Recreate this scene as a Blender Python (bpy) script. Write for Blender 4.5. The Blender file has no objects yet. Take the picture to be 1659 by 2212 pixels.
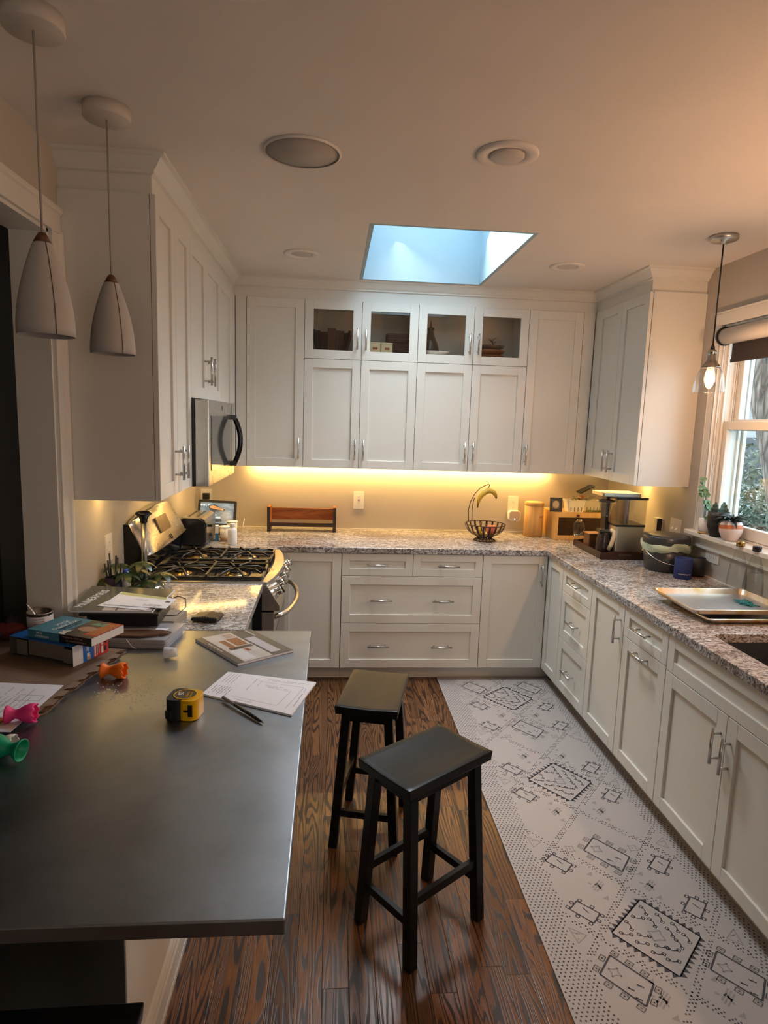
import bpy, bmesh, math, random
from mathutils import Vector, Matrix
from mathutils.geometry import tessellate_polygon
R_ = math.radians
rnd = random.Random(7)
C = bpy.context.scene.collection
sc = bpy.context.scene

# ---------------------------------------------------------------- camera
cd = bpy.data.cameras.new('camera'); cam = bpy.data.objects.new('camera', cd); C.objects.link(cam)
F_PX, PITCH, YAW, ROLL, CAM_Z = 1356.84, R_(8.2489), R_(4.8355), R_(1.8633), 1.7262
cd.sensor_fit = 'VERTICAL'; cd.sensor_height = 36.0; cd.lens = 36.0 * F_PX / 2212
fw = Vector((math.sin(YAW)*math.cos(PITCH), math.cos(YAW)*math.cos(PITCH), -math.sin(PITCH)))
rt = Vector((math.cos(YAW), -math.sin(YAW), 0)); up = rt.cross(fw)
r2 = rt*math.cos(ROLL) + up*math.sin(ROLL); u2 = up*math.cos(ROLL) - rt*math.sin(ROLL)
m = Matrix((r2, u2, -fw)).transposed().to_4x4(); m.translation = Vector((0, 0, CAM_Z))
cam.matrix_world = m; cd.clip_start = .02; cd.clip_end = 200
sc.camera = cam

# ---------------------------------------------------------------- world, lamps, exposure
w = bpy.data.worlds.new('overcast_sky'); sc.world = w; w.use_nodes = True
bg = w.node_tree.nodes['Background']; bg.inputs[0].default_value = (.66, .85, 1.0, 1); bg.inputs[1].default_value = 2.4
sc.view_settings.view_transform = 'Standard'; sc.view_settings.look = 'None'
sc.view_settings.gamma = 1; sc.view_settings.use_curve_mapping = False
sc.view_settings.exposure = 1.1
def area(name, loc, size, power, color, direction, spread=None, portal=False):
    l = bpy.data.lights.new(name, 'AREA'); l.shape = 'RECTANGLE'; l.size, l.size_y = size
    l.energy = power; l.color = color
    if spread: l.spread = spread
    if portal: l.cycles.is_portal = True
    o = bpy.data.objects.new(name, l); C.objects.link(o); o.location = loc
    o.rotation_euler = Vector(direction).to_track_quat('-Z', 'Y').to_euler()
    return o
WARM = (1.0, .60, .17)
area('skylight_portal', (.553, 3.66, 3.12), (.74, 1.12), 1, (1, 1, 1), (0, 0, -1), portal=True)
area('skylight_daylight', (.553, 3.66, 3.055), (.70, 1.08), 16, (.93, .97, 1.0), (-.12, -.36, -1), spread=R_(112))
area('window_portal', (2.24, 2.85, 1.72), (1.1, 1.16), 1, (1, 1, 1), (-1, 0, 0), portal=True)
area('rear_fill_light', (.9, -2.3, 1.7), (2.2, 1.3), 8, (1.0, .90, .80), (-.1, 1, .05))  # added fill light behind the camera, no actual window there
# under-cabinet LED strips (the strips themselves are parts of the cabinets)
area('undercabinet_led_back', (.52, 4.612, 1.386), (2.22, .012), 7.4, WARM, (0, .12, -1))
area('undercabinet_led_right', (2.07, 4.05, 1.386), (.012, .9), 2.1, WARM, (.12, 0, -1))
area('undercabinet_led_left_corner', (-.945, 4.15, 1.386), (.012, .78), 1.6, WARM, (-.12, 0, -1))
area('undercabinet_led_left', (-.945, 2.74, 1.386), (.012, .42), .35, WARM, (-.12, 0, -1))
area('microwave_task_lamp', (-.80, 3.37, 1.385), (.08, .3), .6, WARM, (0, 0, -1))
for nm_, y_ in (('pendant_bulb_light', 2.95), ('pendant_bulb_light_near', 1.70)):
    pl = bpy.data.lights.new(nm_, 'POINT'); pl.energy = 5 if y_ > 2 else 18; pl.color = (1.0, .65, .46); pl.shadow_soft_size = .03
    po = bpy.data.objects.new(nm_, pl); C.objects.link(po); po.location = (1.80, y_, 1.965)

# ---------------------------------------------------------------- materials
def mat(name, col=(.8,.8,.8), rough=.5, metal=0, spec=.5, emit=None, es=1, alpha=None, trans=0, ior=1.45, coat=0, sub=0):
    m = bpy.data.materials.new(name); m.use_nodes = True
    b = m.node_tree.nodes['Principled BSDF']
    b.inputs['Base Color'].default_value = (*col, 1); b.inputs['Roughness'].default_value = rough
    b.inputs['Metallic'].default_value = metal; b.inputs['Specular IOR Level'].default_value = spec
    b.inputs['IOR'].default_value = ior
    if emit: b.inputs['Emission Color'].default_value = (*emit, 1); b.inputs['Emission Strength'].default_value = es
    if alpha is not None: b.inputs['Alpha'].default_value = alpha
    if trans: b.inputs['Transmission Weight'].default_value = trans
    if coat: b.inputs['Coat Weight'].default_value = coat; b.inputs['Coat Roughness'].default_value = .08
    return m
class NT:
    def __init__(s, m): s.t = m.node_tree; s.b = s.t.nodes['Principled BSDF']
    def n(s, typ, **kw):
        x = s.t.nodes.new(typ)
        for k, v in kw.items():
            if k.startswith('i_'):
                key = k[2:]; key = int(key) if key.isdigit() else key
                x.inputs[key].default_value = v
            else: setattr(x, k, v)
        return x
    def l(s, a, b): s.t.links.new(a, b)
    def math(s, op, a, b=None, c=None):
        x = s.n('ShaderNodeMath', operation=op)
        for i, v in enumerate((a, b, c)):
            if v is None: continue
            if isinstance(v, (int, float)): x.inputs[i].default_value = v
            else: s.l(v, x.inputs[i])
        return x.outputs[0]
    def coord(s, kind='Object'): return s.n('ShaderNodeTexCoord').outputs[kind]
    def mapping(s, v, scale=(1,1,1), rot=(0,0,0), loc=(0,0,0)):
        x = s.n('ShaderNodeMapping'); s.l(v, x.inputs[0])
        x.inputs['Scale'].default_value = scale; x.inputs['Rotation'].default_value = rot; x.inputs['Location'].default_value = loc
        return x.outputs[0]
    def noise(s, v, scale, detail=4, rough=.55, dist=0):
        x = s.n('ShaderNodeTexNoise'); s.l(v, x.inputs['Vector'])
        x.inputs['Scale'].default_value = scale; x.inputs['Detail'].default_value = detail
        x.inputs['Roughness'].default_value = rough; x.inputs['Distortion'].default_value = dist
        return x.outputs['Fac']
    def ramp(s, f, stops, interp='LINEAR'):
        x = s.n('ShaderNodeValToRGB'); s.l(f, x.inputs[0]); cr = x.color_ramp; cr.interpolation = interp
        while len(cr.elements) < len(stops): cr.elements.new(.5)
        for e, (p, c) in zip(cr.elements, stops):
            e.position = p; e.color = (*c, 1) if isinstance(c, tuple) else (c, c, c, 1)
        return x.outputs[0]
    def mix(s, f, a, b, mode='MIX'):
        x = s.n('ShaderNodeMix', data_type='RGBA', blend_type=mode)
        for i, v in ((0, f), (6, a), (7, b)):
            if isinstance(v, (int, float)): x.inputs[i].default_value = v
            elif isinstance(v, tuple): x.inputs[i].default_value = (*v, 1)
            else: s.l(v, x.inputs[i])
        return x.outputs[2]
    def bump(s, h, strength=.1, dist=.01):
        x = s.n('ShaderNodeBump'); s.l(h, x.inputs['Height']); x.inputs['Strength'].default_value = strength
        x.inputs['Distance'].default_value = dist; s.l(x.outputs[0], s.b.inputs['Normal'])
def paint(name, col, rough=.6, bump=.06, scale=220, var=.04):
    m = mat(name, col, rough); t = NT(m); v = t.coord()
    n = t.noise(v, 3.0, 3); c = t.mix(t.ramp(n, [(.3, 1-var), (.7, 1.0)]), (0, 0, 0), col, 'MIX')
    t.l(t.mix(1.0, t.ramp(n, [(.3, 1-var), (.7, 1.0)]), col, 'MULTIPLY'), t.b.inputs['Base Color'])
    t.bump(t.noise(v, scale, 3), bump, .002); return m
WALLP = paint('greige_wall_paint', (.50, .455, .40), .75)
CEILP = paint('ceiling_paint', (.74, .68, .63), .85, .12, 160)
SHAFT_TINT = paint('skylight_shaft_sky_tint', (.37, .49, .56), .8)  # white shaft walls; the blue of the sky light is put into this colour
TRIMP = paint('white_trim_paint', (.72, .69, .63), .4, .03)
CAB = paint('off_white_cabinet_paint', (.70, .675, .615), .34, .03, 90, .03)
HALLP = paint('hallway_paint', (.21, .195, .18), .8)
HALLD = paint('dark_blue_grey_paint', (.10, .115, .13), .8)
PONYD = paint('dark_grey_panel_paint', (.085, .085, .08), .5)
BLK = mat('black_plastic', (.012, .012, .014), .35)
BLKG = mat('black_gloss_enamel', (.008, .008, .010), .12)
WHT = mat('white_plastic', (.78, .76, .72), .35)
NICK = mat('brushed_nickel', (.55, .53, .50), .30, 1)
CHROME = mat('polished_chrome', (.75, .75, .75), .10, 1)
CASTI = mat('cast_iron', (.015, .015, .016), .38)
GLASS = mat('clear_glass', (1, 1, 1), .0, trans=1, ior=1.45)
def thin_glass(name, tint=(1,1,1), k=.12, rough=.0):
    m = bpy.data.materials.new(name); m.use_nodes = True; t = m.node_tree; t.nodes.clear()
    o = t.nodes.new('ShaderNodeOutputMaterial'); mx = t.nodes.new('ShaderNodeMixShader')
    tr = t.nodes.new('ShaderNodeBsdfTransparent'); tr.inputs[0].default_value = (*tint, 1)
    gl = t.nodes.new('ShaderNodeBsdfGlossy'); gl.inputs['Roughness'].default_value = rough
    lw = t.nodes.new('ShaderNodeLayerWeight'); lw.inputs[0].default_value = .5
    pw_ = t.nodes.new('ShaderNodeMath'); pw_.operation = 'POWER'; pw_.inputs[1].default_value = 4.0
    t.links.new(lw.outputs['Facing'], pw_.inputs[0])
    ad = t.nodes.new('ShaderNodeMath'); ad.operation = 'MULTIPLY_ADD'; ad.inputs[1].default_value = .6; ad.inputs[2].default_value = k*.4
    t.links.new(pw_.outputs[0], ad.inputs[0]); t.links.new(ad.outputs[0], mx.inputs[0])
    t.links.new(tr.outputs[0], mx.inputs[1]); t.links.new(gl.outputs[0], mx.inputs[2]); t.links.new(mx.outputs[0], o.inputs[0])
    return m
PANE = thin_glass('window_pane_glass', (.95, .98, .98), .12)
SMOKE = thin_glass('cabinet_door_glass', (.93, .91, .88), .10)
CLEARP = thin_glass('clear_plastic', (.90, .90, .90), .15, .10)
TUMBL = thin_glass('thin_bottle_glass', (.985, .99, .985), .05, .02)
FROST = mat('frosted_plastic', (.85, .85, .85), .3, alpha=.35)
BAGP = mat('green_bag_plastic', (.62, .72, .52), .35, alpha=.75)

def steel(name, col, rough, smudge=.10, sc_=(1, 1, 1), scr=None):
    m = mat(name, col, rough, 1); t = NT(m); v = t.coord()
    n = t.noise(t.mapping(v, sc_), 3.5 if col[0] < .4 else 6, 6, .65, .4)
    n2 = t.noise(t.mapping(v, scr or (4, 160, 4)), 3, 2)
    r = t.math('ADD', t.math('MULTIPLY', n, smudge*2), rough - smudge)
    t.l(t.math('ADD', r, t.math('MULTIPLY', n2, .05)), t.b.inputs['Roughness'])
    t.l(t.mix(t.ramp(t.noise(t.mapping(v, sc_), 3.2, 6, .62, .6), [(.3, 0.0), (.7, 1.0)]), tuple(c*(.72 if col[0] < .4 else .86) for c in col), col), t.b.inputs['Base Color'])
    t.bump(n2, .03, .001); return m
STEELTOP = steel('worn_stainless_worktop', (.31, .335, .37), .35, .15)
_b = STEELTOP.node_tree.nodes['Principled BSDF']; _b.inputs['Coat Weight'].default_value = .22; _b.inputs['Coat Roughness'].default_value = .16
STEEL = steel('brushed_stainless', (.58, .55, .50), .26, .05, (1, 1, 1), (160, 4, 4))
STEELD = steel('sink_stainless', (.24, .25, .27), .38, .08)

def granite():
    m = mat('speckled_granite', (.6, .6, .6), .09); t = NT(m); v = t.coord()
    big = t.noise(t.mapping(v, (.7, 1.6, 1), (0, 0, .25)), 3.0, 5, .6, .8)
    base = t.ramp(big, [(.25, (.20, .15, .115)), (.40, (.36, .31, .27)), (.55, (.54, .52, .51)), (.8, (.28, .235, .20))])
    streak = t.noise(t.mapping(v, (16, 42, 30), (0, 0, .2)), 1.9, 5, .7, 1.3)
    f = t.ramp(streak, [(.47, 0.0), (.56, .85)])
    c = t.mix(f, base, (.085, .058, .050))
    sp = t.noise(t.mapping(v, (1, 1.4, 1)), 95, 2, .6)
    f2 = t.ramp(sp, [(.57, 0.0), (.64, .9)])
    c = t.mix(f2, c, (.05, .036, .034))
    sp2 = t.noise(v, 60, 3, .6); f3 = t.ramp(sp2, [(.60, 0.0), (.68, .8)])
    c = t.mix(f3, c, (.72, .70, .69)); t.l(c, t.b.inputs['Base Color']); return m
GRAN = granite()

def oak():
    m = mat('dark_stained_oak_boards', (.1, .05, .03), .36); t = NT(m); v = t.coord()
    s = t.n('ShaderNodeSeparateXYZ'); t.l(v, s.inputs[0]); X, Y = s.outputs[0], s.outputs[1]
    W = .083; row = t.math('FLOOR', t.math('DIVIDE', X, W))
    wn = t.n('ShaderNodeTexWhiteNoise', noise_dimensions='1D'); t.l(row, wn.inputs['W'])
    yy = t.math('ADD', Y, t.math('MULTIPLY', wn.outputs[0], 7.3)); seg = t.math('FLOOR', t.math('DIVIDE', yy, .85))
    wn2 = t.n('ShaderNodeTexWhiteNoise', noise_dimensions='2D'); cv = t.n('ShaderNodeCombineXYZ'); t.l(row, cv.inputs[0]); t.l(seg, cv.inputs[1]); t.l(cv.outputs[0], wn2.inputs['Vector'])
    rv = wn2.outputs['Value']
    g = t.n('ShaderNodeCombineXYZ'); t.l(t.math('ADD', t.math('MULTIPLY', X, 11.0), t.math('MULTIPLY', rv, 31.0)), g.inputs[0])
    t.l(t.math('ADD', t.math('MULTIPLY', Y, .85), t.math('MULTIPLY', rv, 17.0)), g.inputs[1]); t.l(t.math('MULTIPLY', rv, 9.0), g.inputs[2])
    field = t.noise(g.outputs[0], 1.0, 2.0, .42, .25)
    rings = t.math('SINE', t.math('MULTIPLY', field, 150.0))
    gr = t.ramp(rings, [(.0, 0.0), (.35, .30), (.80, 1.0)])
    pores = t.noise(t.mapping(v, (420, 11, 1)), 1.0, 3, .6)
    pr = t.ramp(pores, [(.42, 0.0), (.62, 1.0)])
    col = t.mix(gr, (.190, .080, .030), (.030, .014, .008))
    col = t.mix(t.math('MULTIPLY', pr, .55), col, (.040, .017, .010))
    tone = t.ramp(rv, [(.0, .6), (.5, .95), (1.0, 1.3)])
    col = t.mix(1.0, col, tone, 'MULTIPLY')
    fx = t.math('FRACT', t.math('DIVIDE', X, W)); e = t.math('MINIMUM', fx, t.math('SUBTRACT', 1.0, fx))
    fy = t.math('FRACT', t.math('DIVIDE', yy, .85)); e2 = t.math('MULTIPLY', t.math('MINIMUM', fy, t.math('SUBTRACT', 1.0, fy)), 10.2)
    gap = t.ramp(t.math('MINIMUM', e, e2), [(.0, 1.0), (.022, 0.0)])
    col = t.mix(gap, col, (.008, .005, .004)); t.l(col, t.b.inputs['Base Color'])
    t.l(t.math('ADD', .25, t.math('MULTIPLY', gr, .14)), t.b.inputs['Roughness']); t.b.inputs['Specular IOR Level'].default_value = .35
    h = t.math('SUBTRACT', t.math('MULTIPLY', gr, -.5), t.math('MULTIPLY', gap, 2.0)); t.bump(h, .25, .0015); return m
OAK = oak()
def wood(name, a, b, scale=(3, 40, 40), rough=.45):
    m = mat(name, a, rough); t = NT(m); v = t.coord()
    n = t.noise(t.mapping(v, scale), 1.0, 4, .6, .8); t.l(t.mix(t.ramp(n, [(.35, 0.0), (.65, 1.0)]), a, b), t.b.inputs['Base Color']); return m
BAMBOO = wood('bamboo', (.52, .29, .10), (.62, .38, .15), (40, 40, 2))
WALNUT = wood('warm_brown_wood', (.36, .13, .03), (.20, .06, .015), (5, 30, 40))
DARKW = wood('dark_walnut_edge', (.045, .020, .014), (.025, .012, .010))
STOOLB = wood('black_painted_wood', (.007, .007, .008), (.012, .012, .012), (3, 40, 40), .29)
STOOLB.node_tree.nodes['Principled BSDF'].inputs['Specular IOR Level'].default_value = .14
LEATHW = wood('tray_brown_wood', (.035, .015, .010), (.055, .025, .015), (4, 30, 30), .25)
COPPW = wood('copper_brown_cap', (.16, .055, .02), (.10, .035, .015))
def fabric(name, col, rough=.9, s=900):
    m = mat(name, col, rough); t = NT(m); v = t.coord(); n = t.noise(t.mapping(v, (1, 1, .3)), s, 2)
    t.l(t.mix(n, tuple(c*.8 for c in col), tuple(min(1, c*1.15) for c in col)), t.b.inputs['Base Color']); t.bump(n, .2, .001); return m
LINEN = fabric('linen_shade_fabric', (.47, .43, .39))
RUGF = fabric('pale_woven_rug', (.385, .345, .325), .95, 500)
RUGK = fabric('charcoal_rug_ink', (.062, .055, .062), .95, 500)
RUGG = fabric('faded_grey_rug_ink', (.27, .245, .235), .95, 500)
PAPER = mat('white_paper', (.80, .81, .88), .6)
INK = mat('printed_ink', (.08, .08, .09), .6)
CARDB = wood('corrugated_cardboard', (.225, .145, .095), (.19, .12, .08), (8, 8, 8), .8)
def plain(name, col, rough=.5, **k): return mat(name, col, rough, **k)
LED = mat('warm_led_emitter', (1, .8, .4), .5, emit=(1.0, .66, .25), es=18)
LEDB = mat('led_strip_backing', (.75, .62, .35), .5)
SOIL = plain('potting_soil', (.03, .022, .018), .9)
LEAF = wood('dark_green_leaf', (.010, .028, .008), (.022, .045, .012), (20, 20, 20), .35)
LEAFP = wood('pale_green_leaf', (.10, .20, .09), (.17, .28, .15), (20, 20, 20), .5)
SUCC = wood('blue_green_succulent', (.035, .065, .050), (.055, .10, .075), (20, 20, 20), .5)

# ---------------------------------------------------------------- mesh builder
def poly_tris(loops):
    return tessellate_polygon([[Vector((p[0], p[1], 0)) for p in lp] for lp in loops])
class MB:
    def __init__(s): s.bm = bmesh.new(); s.mats = []; s.mi = 0
    def mat(s, m):
        if m not in s.mats: s.mats.append(m)
        s.mi = s.mats.index(m); return s
    def face(s, pts):
        vs = [s.bm.verts.new(p) for p in pts]
        try: f = s.bm.faces.new(vs); f.material_index = s.mi; return f
        except ValueError: return None
    def _tag(s, n0):
        s.bm.faces.ensure_lookup_table()
        for f in s.bm.faces[n0:]: f.material_index = s.mi
    def box(s, x0, x1, y0, y1, z0, z1, M=None):
        v = [s.bm.verts.new(Vector(p) if M is None else M @ Vector(p)) for p in
             ((x0,y0,z0),(x1,y0,z0),(x1,y1,z0),(x0,y1,z0),(x0,y0,z1),(x1,y0,z1),(x1,y1,z1),(x0,y1,z1))]
        for q in ((0,3,2,1),(4,5,6,7),(0,1,5,4),(1,2,6,5),(2,3,7,6),(3,0,4,7)):
            f = s.bm.faces.new([v[i] for i in q]); f.material_index = s.mi
        return s
    def prism(s, loops, z0, z1, M=None):
        if not isinstance(loops[0][0], (tuple, list)): loops = [loops]
        M = M or Matrix.Identity(4)
        tr = poly_tris(loops); flat = [p for lp in loops for p in lp]
        lo = [s.bm.verts.new(M @ Vector((p[0], p[1], z0))) for p in flat]; hi = [s.bm.verts.new(M @ Vector((p[0], p[1], z1))) for p in flat]
        for a, b, c in tr:
            for q in ((lo[a], lo[b], lo[c]), (hi[c], hi[b], hi[a])):
                try: f = s.bm.faces.new(q); f.material_index = s.mi
                except ValueError: pass
        k = 0
        for lp in loops:
            n = len(lp)
            for i in range(n):
                j = (i+1) % n; f = s.bm.faces.new((lo[k+i], lo[k+j], hi[k+j], hi[k+i])); f.material_index = s.mi
            k += n
        return s
    def lathe(s, prof, c=(0,0,0), seg=32, M=None, cap=True, sx=1, sy=1):
        M = M or Matrix.Translation(Vector(c)); rings = []
        for r, z in prof:
            if r < 1e-6: rings.append([s.bm.verts.new(M @ Vector((0, 0, z)))])
            else: rings.append([s.bm.verts.new(M @ Vector((r*sx*math.cos(2*math.pi*i/seg), r*sy*math.sin(2*math.pi*i/seg), z))) for i in range(seg)])
        for a, b in zip(rings, rings[1:]):
            for i in range(seg):
                j = (i+1) % seg
                q = [a[i % len(a)], a[j % len(a)], b[j % len(b)], b[i % len(b)]]
                u = []
                for x in q:
                    if x not in u: u.append(x)
                if len(u) > 2:
                    try: f = s.bm.faces.new(u); f.material_index = s.mi; f.smooth = True
                    except ValueError: pass
        if cap:
            for rg in (rings[0], rings[-1]):
                if len(rg) > 2:
                    try: f = s.bm.faces.new(rg); f.material_index = s.mi
                    except ValueError: pass
        return s
    def tube(s, pts, r, seg=10, closed=False, cap=True, flat=None):
        pts = [Vector(p) for p in pts]; n = len(pts); rings = []; prev = None
        for i, p in enumerate(pts):
            a = pts[(i-1) % n] if (closed or i > 0) else p; b = pts[(i+1) % n] if (closed or i < n-1) else p
            d = (b-a).normalized()
            if prev is None:
                h = Vector((0, 0, 1)) if abs(d.z) < .9 else Vector((1, 0, 0)); u = d.cross(h).normalized()
            else: u = (prev - d*prev.dot(d)).normalized()
            prev = u; vv = d.cross(u); rr = r[i] if isinstance(r, (list, tuple)) else r
            fl = flat or 1
            rings.append([s.bm.verts.new(p + u*math.cos(2*math.pi*k/seg)*rr + vv*math.sin(2*math.pi*k/seg)*rr*fl) for k in range(seg)])
        m = n if closed else n-1
        for i in range(m):
            a, b = rings[i], rings[(i+1) % n]
            for k in range(seg):
                f = s.bm.faces.new((a[k], a[(k+1) % seg], b[(k+1) % seg], b[k])); f.material_index = s.mi; f.smooth = True
        if cap and not closed:
            for rg in (rings[0], rings[-1]):
                f = s.bm.faces.new(rg); f.material_index = s.mi
        return s
    def bar(s, p0, p1, w, h, w2=None, h2=None):
        p0, p1 = Vector(p0), Vector(p1); d = (p1-p0).normalized()
        hh = Vector((0, 0, 1)) if abs(d.z) < .95 else Vector((1, 0, 0))
        u = d.cross(hh).normalized(); v = u.cross(d).normalized(); w2 = w2 or w; h2 = h2 or h; vs = []
        for p, a, b in ((p0, w, h), (p1, w2, h2)):
            for i, j in ((-1,-1), (1,-1), (1,1), (-1,1)): vs.append(s.bm.verts.new(p + u*i*a/2 + v*j*b/2))
        for q in ((0,3,2,1),(4,5,6,7),(0,1,5,4),(1,2,6,5),(2,3,7,6),(3,0,4,7)):
            f = s.bm.faces.new([vs[i] for i in q]); f.material_index = s.mi
        return s
    def sphere(s, c, r, sx=1, sy=1, sz=1, seg=20, M=None):
        n = len(s.bm.faces); mm = (M or Matrix.Identity(4)) @ Matrix.Translation(Vector(c)) @ Matrix.Diagonal((r*sx, r*sy, r*sz, 1))
        bmesh.ops.create_uvsphere(s.bm, u_segments=seg, v_segments=max(8, seg//2), radius=1, matrix=mm)
        s.bm.faces.ensure_lookup_table()
        for f in s.bm.faces[n:]: f.material_index = s.mi; f.smooth = True
        return s
    def build(s, name, m=None, parent=None, bevel=0, seg=2, smooth=None, solid=0, norm=True):
        if m is not None: s.mats = s.mats or [m]
        if norm: bmesh.ops.recalc_face_normals(s.bm, faces=s.bm.faces)
        me = bpy.data.meshes.new(name); s.bm.to_mesh(me); s.bm.free()
        for x in s.mats: me.materials.append(x)
        o = bpy.data.objects.new(name, me); C.objects.link(o)
        if parent is not None: o.parent = parent
        if smooth is not None:
            for p in me.polygons: p.use_smooth = smooth
        if solid:
            md = o.modifiers.new('s', 'SOLIDIFY'); md.thickness = solid; md.offset = 0
        if bevel:
            md = o.modifiers.new('b', 'BEVEL'); md.width = bevel; md.segments = seg; md.limit_method = 'ANGLE'; md.angle_limit = R_(50)
            md.harden_normals = False
        return o
def empty(name, loc=(0,0,0), rz=0):
    o = bpy.data.objects.new(name, None); C.objects.link(o); o.location = loc; o.rotation_euler = (0, 0, rz); o.empty_display_size = .05; return o
def tag(o, label, cat, group=None, kind=None):
    o['label'] = label
    if cat: o['category'] = cat
    if group: o['group'] = group
    if kind: o['kind'] = kind
    return o
def struct(o): o['kind'] = 'structure'; return o
def copy_tree(o, parent=None):
    c = o.copy(); C.objects.link(c)
    if parent is not None: c.parent = parent
    for ch in list(o.children): copy_tree(ch, c)
    return c
def circ(cx, cy, r, n=32): return [(cx+r*math.cos(2*math.pi*i/n), cy+r*math.sin(2*math.pi*i/n)) for i in range(n)]
def rrect(x0, x1, y0, y1, r, n=5):
    p = []
    for cx, cy, a in ((x1-r, y1-r, 0), (x0+r, y1-r, 90), (x0+r, y0+r, 180), (x1-r, y0+r, 270)):
        for i in range(n+1):
            t = R_(a + 90*i/n); p.append((cx+r*math.cos(t), cy+r*math.sin(t)))
    return p
def text(body, size, m, parent, M, name='lettering', font_x=1.0, align='CENTER', depth=.0003):
    cu = bpy.data.curves.new(name, 'FONT'); cu.body = body; cu.size = size; cu.align_x = align; cu.align_y = 'CENTER'; cu.extrude = depth; cu.resolution_u = 2
    tmp = bpy.data.objects.new('t', cu); C.objects.link(tmp)
    dg = bpy.context.evaluated_depsgraph_get(); me = bpy.data.meshes.new_from_object(tmp.evaluated_get(dg))
    bpy.data.objects.remove(tmp); bpy.data.curves.remove(cu)
    me.transform(M @ Matrix.Diagonal((font_x, 1, 1, 1))); me.materials.clear(); me.materials.append(m); me.name = name
    o = bpy.data.objects.new(name, me); C.objects.link(o)
    if parent is not None: o.parent = parent
    return o
def frame_from(o, xd, yd):
    x = Vector(xd).normalized(); z = x.cross(Vector(yd)).normalized(); y = z.cross(x)
    m = Matrix((x, y, z)).transposed().to_4x4(); m.translation = Vector(o); return m
def sweep(mb, path, prof, closed_prof=True):
    # path: horizontal polyline (x,y); prof: (out,z); out is to the right of the travel direction
    P = [Vector((p[0], p[1])) for p in path]; rings = []
    for i, p in enumerate(P):
        d0 = (P[i]-P[i-1]).normalized() if i > 0 else (P[1]-P[0]).normalized()
        d1 = (P[i+1]-P[i]).normalized() if i < len(P)-1 else d0
        n0 = Vector((d0.y, -d0.x)); n1 = Vector((d1.y, -d1.x)); n = (n0+n1).normalized(); k = 1/max(.2, n.dot(n0))
        rings.append([mb.bm.verts.new((p.x+n.x*k*o, p.y+n.y*k*o, z)) for o, z in prof])
    m = len(prof)
    for a, b in zip(rings, rings[1:]):
        for i in range(m if closed_prof else m-1):
            f = mb.bm.faces.new((a[i], a[(i+1) % m], b[(i+1) % m], b[i])); f.material_index = mb.mi
    for rg in (rings[0], rings[-1]):
        try: f = mb.bm.faces.new(rg); f.material_index = mb.mi
        except ValueError: pass
    return mb
# ================================================================ ROOM SHELL
D, RX, LX, H = 4.651, 2.114, -.99, 2.63
YZ = Matrix(((0,0,1,0), (1,0,0,0), (0,1,0,0), (0,0,0,1)))       # (a,b,c) -> x=c, y=a, z=b
struct(MB().box(-3.2, 2.3, -2.5, 4.9, -.05, 0).build('floor', OAK))
struct(MB().prism([[(-3.2,-2.5),(2.3,-2.5),(2.3,4.9),(-3.2,4.9)], [(.151,3.069),(.151,4.256),(.955,4.256),(.955,3.069)]], H, H+.1).build('ceiling', CEILP))
struct(MB().box(-3.2, 2.3, D, D+.12, 0, H).build('wall_back', WALLP))
WY0, WY1, WZ0, WZ1 = 2.30, 3.37, 1.16, 2.30
struct(MB().prism([[(-2.4,0),(D,0),(D,H),(-2.4,H)], [(WY0,WZ0),(WY0,WZ1),(WY1,WZ1),(WY1,WZ0)]], RX, RX+.17, YZ).build('wall_right', WALLP))
struct(MB().prism([(-2.4,0),(.1,0),(.1,2.34),(2.35,2.34),(2.35,0),(D,0),(D,H),(-2.4,H)], LX-.12, LX, YZ).build('wall_left', WALLP))
struct(MB().box(-3.2, 2.3, -2.5, -2.4, 0, H).build('wall_near', WALLP))
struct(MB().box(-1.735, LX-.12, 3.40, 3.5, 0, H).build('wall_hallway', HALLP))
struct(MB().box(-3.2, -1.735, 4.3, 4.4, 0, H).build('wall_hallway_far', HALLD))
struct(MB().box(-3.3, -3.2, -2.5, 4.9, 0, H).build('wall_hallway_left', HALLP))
# door casing of the opening in the left wall
mb = MB()
prof = [(0,0),(.018,0),(.018,.012),(.012,.016),(.012,.066),(.020,.072),(.022,.078),(.022,.088),(0,.088)]
for a, b in zip(prof[:-1], prof[1:]): pass
def casing(mb, prof, along, p0, p1, sgn=1):
    pass
# vertical leg: profile (out, across) extruded in z
def leg_extrude(mb, prof, f, t0, t1):
    A = [mb.bm.verts.new(f(o, a, t0)) for o, a in prof]; B = [mb.bm.verts.new(f(o, a, t1)) for o, a in prof]
    n = len(prof)
    for i in range(n): mb.bm.faces.new((A[i], A[(i+1) % n], B[(i+1) % n], B[i]))
    mb.bm.faces.new(A); mb.bm.faces.new(B)
leg_extrude(mb, prof, lambda o, a, t: (LX+o, 2.35+a, t), 0, 2.34)
leg_extrude(mb, prof, lambda o, a, t: (LX+o, t, 2.34+a), .1, 2.438)
mb.box(LX-.12, LX+.004, 2.338, 2.35, 0, 2.34); mb.box(LX-.12, LX+.004, .1, 2.35, 2.328, 2.34)
struct(mb.build('trim_1', TRIMP))
# caulk / thin white bead where worktop meets the walls
mb = MB(); mb.box(LX, RX, D-.006, D, .9142, .922); mb.box(RX-.006, RX, .9, D-.006, .9142, .922)
struct(mb.build('trim_2', TRIMP))
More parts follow.
